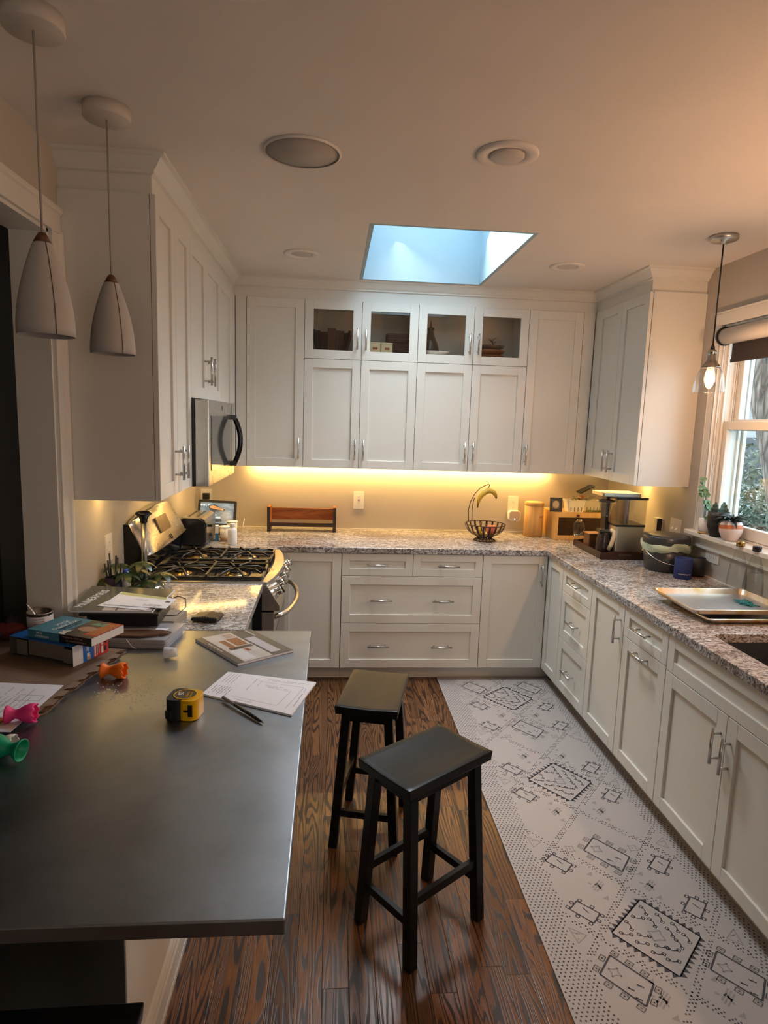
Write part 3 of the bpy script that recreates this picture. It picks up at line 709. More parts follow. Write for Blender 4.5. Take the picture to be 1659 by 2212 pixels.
mb.build('filament', mat('glowing_filament', (1, .7, .3), .5, emit=(1.0, .62, .26), es=26), bl)

q_ = copy_tree(p); q_.location = (1.80, 1.70, H); q_['label'] = 'lit clear glass bell pendant nearer the camera, over the sink end'

# ================================================================ STOOLS
def stool(loc, rz, label, seatmat=STOOLB):
    s = tag(empty('bar_stool', (loc[0], loc[1], 0), rz), label, 'stool', 'black wooden saddle stools')
    a, b, zt = .197, .125, .62; mb = MB(); nx, ny = 16, 10; top = []; bot = []
    for i in range(nx+1):
        rt_, rb_ = [], []
        for j in range(ny+1):
            u, v = -1+2*i/nx, -1+2*j/ny
            x, y = u*a, v*b; dip = -.007*(1-v*v)*(1-u*u*.4)
            rt_.append(mb.bm.verts.new((x, y, zt+dip))); rb_.append(mb.bm.verts.new((x*.985, y*.98, zt-.034)))
        top.append(rt_); bot.append(rb_)
    for i in range(nx):
        for j in range(ny):
            f = mb.bm.faces.new((top[i][j], top[i+1][j], top[i+1][j+1], top[i][j+1])); f.smooth = True
            mb.bm.faces.new((bot[i][j], bot[i][j+1], bot[i+1][j+1], bot[i+1][j]))
    for i in range(nx):
        mb.bm.faces.new((top[i][0], bot[i][0], bot[i+1][0], top[i+1][0])); mb.bm.faces.new((top[i][ny], top[i+1][ny], bot[i+1][ny], bot[i][ny]))
    for j in range(ny):
        mb.bm.faces.new((top[0][j], top[0][j+1], bot[0][j+1], bot[0][j])); mb.bm.faces.new((top[nx][j], bot[nx][j], bot[nx][j+1], top[nx][j+1]))
    mb.build('seat', seatmat, s, bevel=.003)
    def lp(sx, sy, z): 
        t = 1 - z/.585; return Vector((sx*(.150+.014*t), sy*(.083+.042*t), z))
    for sx in (-1, 1):
        for sy in (-1, 1):
            p0, p1 = lp(sx, sy, .588), lp(sx, sy, 0.0); d = 0.0175
            mb = MB(); vs = []
            for p in (p0, p1):
                for i, j in ((-1,-1), (1,-1), (1,1), (-1,1)): vs.append(mb.bm.verts.new((p.x+i*d, p.y+j*d, p.z)))
            for q in ((0,3,2,1),(4,5,6,7),(0,1,5,4),(1,2,6,5),(2,3,7,6),(3,0,4,7)): mb.bm.faces.new([vs[i] for i in q])
            mb.build('leg', STOOLB, s, bevel=.002)
    mb = MB()
    for sy in (-1, 1): mb.bar(lp(-1, sy, .565)-Vector((0, 0, 0)), lp(1, sy, .565), .016, .042)
    for sx in (-1, 1): mb.bar(lp(sx, -1, .565), lp(sx, 1, .565), .016, .042)
    mb.build('apron', STOOLB, s)
    for sy in (-1, 1): MB().bar(lp(-1, sy, .215), lp(1, sy, .215), .018, .030).build('stretcher', STOOLB, s, bevel=.001)
    for sx in (-1, 1): MB().bar(lp(sx, -1, .150), lp(sx, 1, .150), .018, .028).build('stretcher', STOOLB, s, bevel=.001)
    return s
stool((.336, 1.957), R_(36.6), 'black wooden stool nearer the camera, in the middle of the aisle')
stool((.193, 2.485), R_(77), 'black wooden stool farther from the camera, beside the metal worktop edge')
stool((-.53, .950), R_(1), 'black wooden stool at the bottom left corner, under the overhang of the metal worktop')

# ================================================================ RUG
RUGL = fabric('light_grey_rug_ink', (.31, .28, .262), .95, 500)
mb = MB(); rx0, rx1, ry0, ry1 = .738, 1.512, .55, 4.045
mb.mat(RUGF).box(rx0, rx1, ry0, ry1, .0005, .007)
ZR = .0071
def rq(pts, m):
    mb.mat(m); f = mb.face([(x, y, ZR+.00015) for x, y in pts]); return f
def rline(a, b, wd, m):
    a, b = Vector(a), Vector(b); d = (b-a); wd = wd*1.45
    if d.length < 1e-5: return
    n = Vector((-d.y, d.x)).normalized()*wd/2; rq([tuple(a+n), tuple(b+n), tuple(b-n), tuple(a-n)], m)
def rdot(x, y, s_, m):
    rq([(x-s_, y), (x, y-s_), (x+s_, y), (x, y+s_)], m)
def ploop(pts, wd, m):
    for i in range(len(pts)): rline(pts[i], pts[(i+1) % len(pts)], wd, m)
RC = 1.143; per = .4650; yk0 = 3.705
def latt(x, y):
    u = (x-RC)/.204; v = (y-yk0)/(per/2)
    a = (v+u) ; b = (v-u); return a, b
def motif_diamond(cy):
    T = [(-.150, 0.02), (.022, .163), (.150, -.012), (-.008, -.160)]; c = (RC, cy)
    T = [(c[0]+x, c[1]+y) for x, y in T]
    for i in range(4):
        p, q = Vector(T[i]), Vector(T[(i+1) % 4]); d = q-p; n = Vector((-d.y, d.x)).normalized()
        if n.dot((p+q)/2 - Vector(c)) < 0: n = -n
        k = 9
        for j in range(k):
            a = p+d*j/k; b = p+d*(j+1)/k; t = (a+b)/2+n*.021; rq([tuple(a), tuple(b), tuple(t)], RUGK)
        rline(tuple(p+n*.001), tuple(q+n*.001), .0035, RUGK)
    ex = (Vector(T[1])-Vector(T[0])); ey = (Vector(T[3])-Vector(T[0])); o = Vector(T[0])
    def U(u, v): return tuple(o+ex*u+ey*v)
    for (u, v, s_) in [(.12,.16,1),(.36,.12,-1),(.58,.14,1),(.84,.14,-1),(.14,.40,1),(.30,.36,1),(.70,.34,-1),(.88,.38,-1),(.14,.64,1),(.30,.62,1),(.72,.60,-1),(.88,.62,-1),(.38,.76,1),(.60,.78,-1),(.80,.82,-1),(.18,.84,1)]:
        q = U(u, v); e = U(u+.07*s_, v+.055); g = U(u-.015*s_, v-.065); rline(q, e, .0028, RUGK); rline(q, g, .0024, RUGK)
        for z in (e, g):
            w_ = .0075; ploop([(z[0]-w_, z[1]), (z[0], z[1]-w_), (z[0]+w_, z[1]), (z[0], z[1]+w_)], .0022, RUGK)
    for k in range(8):
        a0, a1 = R_(45*k), R_(45*k+45); r0 = .030 if k % 2 else .018; r1 = .018 if k % 2 else .030
        rline((c[0]+r0*math.cos(a0), c[1]+r0*math.sin(a0)), (c[0]+r1*math.cos(a1), c[1]+r1*math.sin(a1)), .0035, RUGG)
def motif_big(cx, cy, s_=1.0):
    T = [(-.090, .030), (-.015, .110), (.092, -.020), (.020, -.105)]
    T = [(cx+x*s_, cy+y*s_) for x, y in T]; ploop(T, .0045, RUGK)
    for i in range(4):
        p, q = Vector(T[i]), Vector(T[(i+1) % 4]); d = (q-p); n = Vector((-d.y, d.x)).normalized()
        if n.dot((p+q)/2-Vector((cx, cy))) < 0: n = -n
        dn = d.normalized()
        for t in ((.05, .40, .75) if d.length > .12*s_ else (.15, .70)):
            c = p+d*t+n*.019*s_; w_ = .014*s_; h_ = .011*s_; B = [tuple(c+dn*w_+n*h_), tuple(c-dn*w_+n*h_), tuple(c-dn*w_-n*h_), tuple(c+dn*w_-n*h_)]; rq(B, RUGL); ploop(B, .0022, RUGG)
            rdot(c.x, c.y, .003, RUGK)
    st = [(cx-.03*s_ + (.026 if k % 2 else .012)*s_*math.cos(R_(45*k)), cy+.035*s_+(.026 if k % 2 else .012)*s_*math.sin(R_(45*k))) for k in range(8)]; ploop(st, .0035, RUGG)
    for (x, y) in ((-.01, -.03), (.03, -.02), (.0, -.07)): rline((cx+x*s_, cy+y*s_), (cx+(x+.018)*s_, cy+(y-.014)*s_), .0035, RUGK); rdot(cx+x*s_, cy+y*s_, .006, RUGG)
def motif_small(cx, cy, f=1):
    T = [(-.050*f, .014), (-.010*f, .052), (.052*f, -.010), (.012*f, -.052)]; T = [(cx+x, cy+y) for x, y in T]; ploop(T, .0038, RUGK)
    for i in range(4):
        p, q = Vector(T[i]), Vector(T[(i+1) % 4]); n = ((p+q)/2-Vector((cx, cy))).normalized()
        for t in (.08, .62):
            c = p+(q-p)*t+n*.010; w_ = .0085; ploop([(c.x-w_, c.y), (c.x, c.y-w_), (c.x+w_, c.y), (c.x, c.y+w_)], .0026, RUGK)
    rline((cx+.0, cy+.02), (cx+.010, cy-.002), .003, RUGK); rdot(cx+.012, cy-.004, .006, RUGG)
def motif_bug(cx, cy):
    for a, L1, o in ((40, .060, -.010), (40, .066, 0), (40, .060, .010), (130, .030, 0), (95, .040, .006)):
        ca, sa = math.cos(R_(a)), math.sin(R_(a)); rline((cx-ca*L1/2+o*.4, cy-sa*L1/2-o), (cx+ca*L1/2+o*.4, cy+sa*L1/2-o), .0042, RUGG)
    rline((cx-.022, cy+.010), (cx-.032, cy+.018), .006, RUGG)
    for dy in (.062, -.062): rq([(cx-.016-dy*.1, cy+dy), (cx+.012-dy*.1, cy+dy+.012), (cx+.004-dy*.1, cy+dy-.012)], RUGG)
def motif_tri(cx, cy, f):
    ploop([(cx-.026*f, cy+.034), (cx-.016*f, cy-.034), (cx+.024*f, cy-.004)], .0028, RUGG); rdot(cx-.008*f, cy+.006, .004, RUGG); rdot(cx-.010*f, cy-.016, .004, RUGG); rline((cx-.02*f, cy+.012), (cx+.006*f, cy+.004), .0026, RUGG)
def motif_flower(cx, cy):
    ploop([(cx+(.024 if k % 2 else .013)*math.cos(R_(45*k)), cy+(.024 if k % 2 else .013)*math.sin(R_(45*k))) for k in range(8)], .003, RUGG); rdot(cx, cy, .005, RUGG)
for k in range(-1, 4):
    cy = yk0 - .932*k
    if cy > 4.1: continue
    if cy > .7: motif_diamond(cy)
    for dx, dy in ((-.185, .155), (.185, .152)): 
        if k == 0 or cy < 1.9: 
            if cy+dy*0 > .7: motif_big(RC+dx, cy+(dy if k == 0 else -.165), .86)
    mcy = cy-.43 if k != 2 else cy-.5
    if k in (0, 1) : motif_big(RC+.004, cy-.405 if k == 0 else cy-.523, .95)
    for dx, dy in ((-.208, -.105), (.207, -.125), (-.208, .115 if k else 9), (.210, .118 if k else 9), (-.208, -.365 if k == 0 else 9), (.21, -.368 if k == 0 else 9), (-.213, -.565), (.195, -.590)):
        if dy < 5 and ry0+.1 < cy+dy < 3.95 and not (k == 0 and dy < -.5) and not (cy < 1.9 and dy < 0): motif_small(RC+dx, cy+dy, 1 if dx < 0 else -1)
    for dx, dy in ((-.103, -.236), (.103, -.238), (-.106, -.694), (.095, -.700)):
        if ry0+.1 < cy+dy < 3.95: motif_bug(RC+dx, cy+dy)
    for dx, dy in ((-.268, .015), (.262, -.018), (-.268, -.435), (.266, -.462)):
        if ry0+.1 < cy+dy < 3.95: motif_tri(RC+dx, cy+dy, 1 if dx < 0 else -1)
    for dx, dy in ((-.136, -.485), (.130, -.490)):
        if ry0+.1 < cy+dy < 3.95: motif_flower(RC+dx, cy+dy)
# dots: bands along the lattice lines and the zigzag field at both long edges
step = .0165
y = ry0+.012; row = 0
while y < ry1-.008:
    edge = .236 + .060*abs(((y-yk0)/.4650 + .5) % 1 - .5)*2 - .012
    x = rx0+.010 + (step/2 if row % 2 else 0)
    while x < rx1-.006:
        u = abs(x-RC)
        on = u > edge + .045*0 and u > .285 + .055*(abs(((y-yk0)/.4650) % 1 - .5)*2) - .03
        if on: rdot(x+rnd.uniform(-.0012, .0012), y+rnd.uniform(-.0012, .0012), .0041, RUGK)
        x += step
    y += step*.82; row += 1
for s_ in (-1, 1):
    for c in range(-3, 20):
        for off in (-.013, 0.0, .013):
            n = 60
            for i in range(n):
                x = RC + s_*(-.30 + .60*i/n); v = yk0 + per/2 - c*per + (x-RC)*s_*1.16 + off
                if abs(x-RC) < .285 and ry0+.02 < v < ry1-.02 and rnd.random() < .80 and i % 3 != (0 if off == 0 else 3): 
                    # keep motifs clear
                    kk = min(abs(v-(yk0-.932*k)) for k in range(4)); 
                    if kk + abs(x-RC)*.95 > .185: rdot(x, v, .0039, RUGK)
o = mb.build('kitchen_runner_rug', None, norm=False); tag(o, 'long pale grey runner rug with charcoal dots and motifs, along the right cabinets', 'rug')
# ================================================================ THINGS ON THE WORKTOPS
CT = .9145
GOLD = wood('seasoned_aluminium_pan', (.80, .76, .70), (.62, .36, .10), (6, 6, 6), .32); GOLD.node_tree.nodes['Principled BSDF'].inputs['Metallic'].default_value = 1
def bx(name, label, cat, loc, rz, parts, group=None):
    e = tag(empty(name, loc, rz), label, cat, group)
    return e
# book rack
e = bx('book_rack', 'small empty wooden book rack with dark edges, on the back worktop', 'rack', (-.212, 4.50, CT), 0, None)
for sx in (-1, 1):
    mb = MB(); mb.mat(WALNUT).box(sx*.235-.011, sx*.235+.011, .012, .125, 0, .178); mb.mat(DARKW).box(sx*.235-.0115, sx*.235+.0115, .0, .012, 0, .178); mb.build('side_panel', None, e, bevel=.0015)
MB().box(-.223, .223, .095, .110, .075, .160).build('back_board', WALNUT, e, bevel=.001)
mb = MB(); mb.mat(DARKW).box(-.223, .223, .004, .016, .036, .064); mb.mat(WALNUT).box(-.223, .223, .016, .095, .040, .052); mb.build('shelf', None, e, bevel=.001)
# outlets
def outlet(name, label, M, w=.073, h=.120, kind='duplex', n=1):
    # M maps local (x right, y up, z out of wall)
    e = tag(empty(name, M.translation), label, 'outlet'); R = M.to_3x3().to_4x4(); e.rotation_euler = R.to_euler()
    MB().prism(rrect(-w/2, w/2, -h/2, h/2, .004), .0005, .006).build('cover_plate', WHT, e, bevel=.0015)
    if kind == 'duplex':
        for s_ in (-1, 1):
            if h > w: c = (0, s_*.0195)
            else: c = (s_*.0195, 0)
            mb = MB(); mb.mat(WHT).prism(circ(c[0], c[1], .0165, 20), .006, .0085); mb.mat(BLK)
            a, b_ = ((.0055, 0), (.001, .004)) if h > w else ((0, .0055), (.004, .001))
            for q in (-1, 1): mb.box(c[0]+q*a[0]-b_[0], c[0]+q*a[0]+b_[0], c[1]+q*a[1]+.003-b_[1], c[1]+q*a[1]+.003+b_[1], .0085, .0088)
            mb.prism(circ(c[0], c[1]-.0085, .0022, 8), .0085, .0088); mb.build('socket', None, e)
    if kind == 'gfci':
        mb = MB(); mb.mat(WHT).prism(rrect(-.017, .017, -.034, .034, .002), .006, .0085); mb.mat(BLK)
        for cy in (.021, -.021):
            for q in (-1, 1): mb.box(q*.006-.001, q*.006+.001, cy, cy+.008, .0085, .0088)
            mb.prism(circ(0, cy-.006, .002, 8), .0085, .0088)
        mb.box(-.006, .006, .002, .006, .0085, .0092); mb.box(-.006, .006, -.006, -.002, .0085, .0092); mb.build('socket', None, e)
    if kind == 'switch':
        for s_ in (-1, 1):
            mb = MB(); mb.box(s_*.023-.005, s_*.023+.005, -.012, .012, .006, .0075); mb.bar((s_*.023, 0, .007), (s_*.023, -.010, .020), .008, .008); mb.build('toggle', WHT, e)
    return e
Bw = lambda x, z: frame_from((x, D, z), (1, 0, 0), (0, 0, 1))
Rw = lambda y, z: frame_from((RX, y, z), (0, -1, 0), (0, 0, 1))
Lw = lambda y, z: frame_from((LX, y, z), (0, 1, 0), (0, 0, 1))
outlet('power_outlet', 'white double outlet with buttons on the back wall right of the book rack', Bw(.201, 1.135), .078, .128, 'gfci')
outlet('power_outlet', 'white outlet on the back wall holding the white plug-in speaker', Bw(1.377, 1.125), .078, .128)
outlet('power_outlet', 'white outlet in the back left corner with a black plug, behind the smart display', Bw(-.913, 1.130), .078, .128)
outlet('power_outlet', 'white outlet low on the left wall, behind the potted plant', Lw(2.838, 1.128), .080, .122)
outlet('power_outlet', 'white outlet lying sideways on the right wall below the window sill', Rw(3.255, 1.044), .122, .076)
outlet('light_switch', 'white double light switch plate on the right wall above the pail', Rw(3.655, 1.130), .118, .118, 'switch')
outlet('power_outlet', 'white outlet on the left wall above the range control head', Lw(3.40, 1.335), .075, .118)
e = tag(empty('phone_charger', (-.908, D-.0065, 1.120)), 'small black plug in the back left corner outlet', 'plug'); mb = MB(); mb.box(-.026, .022, -.036, -.003, .0, .046); mb.build('body', BLK, e, bevel=.004); MB().tube([(-.005, -.02, .0), (-.006, -.02, -.05), (.03, -.02, -.12)], .002, 6).build('cord', BLK, e)
e = tag(empty('wall_charger', (RX-.0005, 3.845, 1.115)), 'black-faced white box mounted on the right wall behind the coffee maker', 'charger')
MB().box(-.034, 0, -.032, .020, -.05, .052).build('housing', WHT, e, bevel=.003); MB().prism(rrect(-.038, -.006, -.048, .050, .004), 0, .003, frame_from((-.0, -.0325, 0), (1, 0, 0), (0, 0, 1))).build('face', BLK, e)
# plug-in speaker
e = tag(empty('plug_in_speaker', (1.384, D-.0085, 1.050)), 'white rounded plug-in device hanging on the back wall outlet', 'device')
M = frame_from((0, 0, 0), (1, 0, 0), (0, 0, 1))
mb = MB(); mb.prism(rrect(-.048, .042, -.040, .036, .020, 6), .001, .052, M); mb.build('body', WHT, e, bevel=.006, seg=3)
mb = MB(); mb.prism(rrect(-.040, .034, -.034, .030, .018, 6), .0522, .0535, M); mb.build('face', mat('pale_grey_plastic', (.52, .47, .42), .5), e)
MB().box(-.006, -.002, -.0548, -.0536, -.033, -.020).build('indicator_light', mat('white_indicator', (1, 1, 1), .5, emit=(1, .9, .7), es=2), e)
# wire fruit basket with banana hook
e = tag(empty('fruit_basket', (1.080, 4.29, CT)), 'black wire fruit basket with a tall banana hook, on the back worktop', 'basket')
WIRE = mat('dark_bronze_wire', (.045, .025, .020), .35, .7)
mb = MB(); rim_ = [(.142*math.cos(R_(t)), .142*math.sin(R_(t)), .118) for t in range(0, 360, 10)]; mb.tube(rim_, .0030, 8, closed=True); mb.build('rim', WIRE, e)
pr = [(.142, .118), (.136, .095), (.120, .070), (.095, .048), (.062, .034)]
for k in range(20):
    a = R_(18*k); ca, sa = math.cos(a), math.sin(a); mb = MB(); hw = .0075
    for (r0, z0), (r1, z1) in zip(pr, pr[1:]):
        w0, w1 = hw*(r0/.142)**.5, hw*(r1/.142)**.5
        mb.face([(r0*ca-w0*sa, r0*sa+w0*ca, z0), (r0*ca+w0*sa, r0*sa-w0*ca, z0), (r1*ca+w1*sa, r1*sa-w1*ca, z1), (r1*ca-w1*sa, r1*sa+w1*ca, z1)])
    mb.build('rib', WIRE, e, solid=.002)
MB().lathe([(.0, .030), (.064, .031), (.064, .035), (.0, .034)], seg=32).build('bowl_base', WIRE, e)
mb = MB()
for k in range(16):
    a = R_(22.5*k); ca, sa = math.cos(a), math.sin(a); mb.tube([(.045*ca, .045*sa, .032), (.052*ca, .052*sa, .018), (.076*ca, .076*sa, .003)], .003, 6)
mb.tube([(.078*math.cos(R_(t)), .078*math.sin(R_(t)), .003) for t in range(0, 360, 12)], .003, 6, closed=True); mb.tube([(.055*math.cos(R_(t)), .055*math.sin(R_(t)), .016) for t in range(0, 360, 12)], .003, 6, closed=True)
mb.build('foot', WIRE, e)
mb = MB(); hook = [(-.098, .098, .118), (-.103, .10, .20), (-.092, .095, .26), (-.070, .07, .32), (-.040, .04, .365), (-.012, .01, .388), (.010, -.0, .398), (.016, -.004, .394), (.010, -.004, .378), (.003, -.004, .372)]
mb.tube(hook, .0028, 8); mb.tube([(-.068, .122, .118), (-.073, .115, .20), (-.070, .10, .26), (-.066, .09, .29)], .0028, 8); mb.build('banana_hook', WIRE, e)
def banana_mesh(pts, rad):
    mb = MB(); mb.tube(pts, rad, 10); o = mb
    return mb
BAN = wood('ripe_banana_skin', (.62, .40, .045), (.50, .30, .035), (12, 12, 12), .5)
def banana(label, loc, P, rads):
    e = tag(empty('banana', loc), label, 'banana'); MB().tube(P, rads, 10).build('skin', BAN, e)
    MB().tube([P[0], tuple(Vector(P[0]) + (Vector(P[0])-Vector(P[1])).normalized()*.030)], [.0065, .0055], 8).build('stem', mat('banana_stem', (.16, .09, .02), .7) if not bpy.data.materials.get('banana_stem') else bpy.data.materials['banana_stem'], e)
    MB().tube([P[-1], tuple(Vector(P[-1]) + (Vector(P[-1])-Vector(P[-2])).normalized()*.008)], [.008, .005], 8).build('tip', DARKW, e)
    return e
banana('spotted ripe banana hanging from the hook of the fruit basket', (1.080, 4.284, CT),
  [(-.060, .0, .262), (-.058, 0, .283), (-.047, 0, .310), (-.028, 0, .333), (0, 0, .350), (.025, 0, .353), (.048, 0, .341), (.062, 0, .322), (.066, 0, .308)], [.009, .013, .0175, .0195, .0195, .0185, .0165, .0125, .008])
banana('banana lying inside the wire fruit basket', (1.045, 4.25, CT), [(-.01, .0, .110), (-.018, .0, .085), (-.012, .01, .060), (.01, .03, .048), (.03, .05, .05)], [.008, .014, .017, .016, .009])
e = tag(empty('apple', (1.125, 4.28, CT+.078)), 'red apple inside the wire fruit basket', 'apple')
MB().lathe([(0, .026), (.012, .032), (.028, .030), (.038, .014), (.038, -.006), (.030, -.026), (.016, -.036), (0, -.033)], seg=28).build('fruit', wood('apple_skin', (.50, .05, .035), (.58, .20, .08), (14, 14, 20), .3), e); MB().tube([(0, 0, .026), (.003, 0, .042)], .0015, 6).build('stem', DARKW, e)
# bamboo canister
e = tag(empty('wipes_canister', (1.497, 4.505, CT)), 'round bamboo canister lettered WIPES, on the back worktop left of the bread box', 'canister')
mb = MB(); mb.lathe([(0, 0), (.0690, 0), (.0690, .228), (0, .228)], seg=48); mb.build('body', BAMBOO, e)
MB().lathe([(0, .2285), (.0665, .2285), (.0700, .232), (.0700, .252), (.066, .256), (0, .256)], seg=48).build('lid', BAMBOO, e)
mb_ink = mat('burnt_brown_ink', (.14, .06, .02), .6)
for i, ch_ in enumerate('WIPES'):
    a = R_(-62 + 12*i); text(ch_, .024, mb_ink, e, frame_from((.0692*math.cos(a), .0692*math.sin(a), .150), (-math.sin(a), math.cos(a), 0), (0, 0, 1)))
# bread box
e = tag(empty('bread_box', (1.605, 4.375, CT)), 'bamboo bread box with a dark window door, in the back right corner', 'bread box')
BW, BDp, BH = .405, .262, .198
mb = MB(); mb.box(0, .012, 0, BDp, 0, BH); mb.box(BW-.012, BW, 0, BDp, 0, BH); mb.box(.012, BW-.012, 0, BDp, 0, .012); mb.box(.012, BW-.012, 0, BDp, BH-.012, BH); mb.box(.012, BW-.012, BDp-.008, BDp, .012, BH-.012); mb.build('body', BAMBOO, e, bevel=.001)
mb = MB(); mb.prism([[(.0, .0), (BW, .0), (BW, BH), (.0, BH)], rrect(.030, BW-.030, .032, BH-.034, .004)], .0, .012, Matrix(((1,0,0,0),(0,0,-1,-.0005),(0,1,0,0),(0,0,0,1)))); d_ = mb.build('door', BAMBOO, e, bevel=.001)
MB().box(.026, BW-.026, -.009, -.006, .028, BH-.030).build('window', mat('smoky_brown_acrylic', (.045, .025, .015), .12, alpha=.92), d_)
MB().lathe([(0, 0), (.006, 0), (.010, .004), (.011, .012), (0, .014)], M=Matrix.Translation((BW*.42, -.0125, BH-.018)) @ Matrix.Rotation(R_(90), 4, 'X'), seg=16).build('knob', COPPW, d_)
TB = CT+BH+.0005
e = tag(empty('photo_frame', (1.627, 4.415, TB), R_(-4)), 'small black framed oval photo on top of the bread box', 'picture frame')
M = frame_from((0, 0, 0), (1, 0, 0), (0, .12, 1)); MB().prism([rrect(-.044, .044, 0, .102, .002), rrect(-.028, .028, .020, .084, .002)], 0, .012, M).build('frame', BLK, e)
mb = MB(); mb.mat(mat('sepia_mat', (.11, .08, .05), .4)).prism(rrect(-.029, .029, .019, .085, .002), .001, .004, M); mb.mat(mat('faded_photo', (.45, .36, .25), .4)).prism([(x*1.0, .052+y*1.15) for x, y in circ(0, 0, .024, 28)], .004, .0046, M); mb.build('picture', None, e)
def berry_box(label, loc, rz, w=.138, d=.10, h=.088):
    e = tag(empty('berry_basket', loc, rz), label, 'basket', 'white berry baskets on the bread box'); mb = MB(); t = .80
    def ring(s_, z, k=5): return [Vector((x*s_, y*s_, z)) for x, y in rrect(-w/2, w/2, -d/2, d/2, .012, k)]
    r0, r1 = ring(t, 0), ring(1, h); r2_, r3 = ring(1.06, h), ring(1.06, h-.006); n = len(r0)
    V = [[mb.bm.verts.new(p) for p in r] for r in (r0, r1, r2_, r3)]
    for a, b in zip(V, V[1:]):
        for i in range(n): mb.bm.faces.new((a[i], a[(i+1) % n], b[(i+1) % n], b[i]))
    mb.bm.faces.new(V[0]); mb.build('tub', mat('white_pulp', (.72, .68, .58), .6) if not bpy.data.materials.get('white_pulp') else bpy.data.materials['white_pulp'], e, solid=.0015, norm=False)
    mb = MB()
    for i in range(4):
        x = (i-1.5)*w*.19; y0 = -d/2*(.815)-.0022; mb.bar((x, y0, h*.06), (x*1.04, -d/2*.90-.0024, h*.42), .006, .0015)
    mb.build('slots', DARKW, e); return e
berry_box('white berry basket on the bread box, beside the photo frame', (1.772, 4.440, TB), R_(2))
berry_box('white berry basket on the bread box, rear one under the tilted clear tub', (1.925, 4.515, TB), R_(0), .135, .095, .078)
e = tag(empty('dried_flowers', (1.80, 4.44, TB+.086)), 'small heap of dried red and green flowers on the front berry basket', 'flowers')
for k, cc in enumerate(((.40, .07, .02), (.07, .10, .02), (.42, .30, .15))):
    mb = MB()
    for i in range(26):
        x, y, z = rnd.uniform(-.05, .06), rnd.uniform(-.03, .03), rnd.uniform(0, .018) if k else rnd.uniform(.0, .03)
        if k == 0: x = rnd.uniform(.0, .035)
        a = rnd.uniform(0, 6.3); L1 = .008 if k == 0 else .018; p = Vector((x, y, z)); q = p+Vector((L1*math.cos(a), L1*math.sin(a), rnd.uniform(-.004, .008)))
        mb.bar(p, q, .004 if k == 0 else .0022, .003)
    mb.build('petals' if k == 0 else 'stems', mat('dried_flower_%d' % k, cc, .7), e)
e = tag(empty('clear_tub', (1.905, 4.50, TB+.0745)), 'clear plastic tub with black lid tipped on the rear berry basket', 'container')
T = Matrix.Rotation(R_(-28), 4, 'Y'); 
mb = MB(); mb.prism([[(x*.8, y*.8) for x, y in rrect(-.055, .055, -.045, .045, .012)]], 0, .0015, Matrix.Translation((0, 0, .012)) @ T)
ra = [Vector((x*.8, y*.8, 0)) for x, y in rrect(-.055, .055, -.045, .045, .012)]; rb = [Vector((x, y, .062)) for x, y in rrect(-.055, .055, -.045, .045, .012)]
MT = Matrix.Translation((0, 0, .028)) @ T; A = [mb.bm.verts.new(MT @ p) for p in ra]; B = [mb.bm.verts.new(MT @ p) for p in rb]
for i in range(len(A)): mb.bm.faces.new((A[i], A[(i+1) % len(A)], B[(i+1) % len(A)], B[i]))
mb.build('tub', CLEARP, e); MB().prism(rrect(-.058, .058, -.048, .048, .013), .062, .070, MT).build('lid', BLK, e)
e = tag(empty('herb_bundle', (1.918, 4.418, TB)), 'bundle of dry green herb stalks on the bread box front edge', 'herbs', None); mb = MB()
for i in range(46):
    x = rnd.uniform(-.065, .05); a = rnd.uniform(-.35, .35); mb.tube([(x, rnd.uniform(-.03, .015), rnd.uniform(.003, .014)), (x+.035*math.cos(a), rnd.uniform(-.03, .015), rnd.uniform(.003, .018))], .0014, 5)
mb.build('stalks', wood('dry_herb', (.20, .24, .05), (.10, .13, .03), (30, 30, 30)), e)
# coffee station tray
e = tag(empty('serving_tray', (1.838, 3.94, CT)), 'dark brown wooden tray with cut-out handles under the coffee maker', 'tray')
mb = MB(); w2, l2, hh = .150, .218, .040
mb.box(-w2, w2, -l2, l2, 0, .008); mb.build('base', LEATHW, e)
for s_ in (-1, 1): MB().bar((s_*(w2+.004), -l2-.008, .022), (s_*(w2+.004), l2+.008, .022), .008, .044).build('side', LEATHW, e)
for s_ in (-1, 1):
    mb = MB(); pf = [(-w2-.008, 0), (w2+.008, 0), (w2+.008, .038), (w2*.5, .052), (-w2*.5, .052), (-w2-.008, .038)]; hl = [(x, z+.030) for x, z in rrect(-.045, .045, -.007, .007, .006)]
    mb.prism([pf, hl], s_*(l2+.002)-.005, s_*(l2+.002)+.005, XZ); mb.build('end_handle', LEATHW, e, bevel=.001)
TZ = CT+.0085
cm = tag(empty('coffee_maker', (1.885, 3.875, TZ)), 'stainless and black coffee maker with a clear water tank, on the wooden tray', 'coffee maker')
mb = MB(); mb.prism(rrect(-.095, .095, -.10, .09, .012), 0, .190); mb.build('heater_body', steel('bright_stainless', (.82, .78, .72), .34, .04, (1, 1, 1), (160, 160, 4)), cm, bevel=.003)
MB().prism(rrect(-.098, .098, -.103, .093, .012), .1905, .203).build('collar', BLK, cm)
mb = MB(); mb.prism([rrect(-.100, .100, -.105, .085, .014), rrect(-.096, .096, -.101, .081, .012)], .2035, .362); mb.build('water_tank', CLEARP, cm)
MB().prism(rrect(-.030, .0, -.07, .03, .01), .2035, .36).build('tank_column', STEEL, cm)
mb = MB(); mb.prism(rrect(-.104, .104, -.110, .090, .014), .3625, .378); mb.build('tank_lid', BLK, cm, bevel=.003)
mb = MB(); mb.prism(rrect(-.190, .06, -.09, .09, .012), .379, .400); mb.build('brew_head', STEEL, cm, bevel=.004)
MB().box(-.118, -.096, .012, .088, .0, .379).build('rear_column', BLK, cm, bevel=.003)
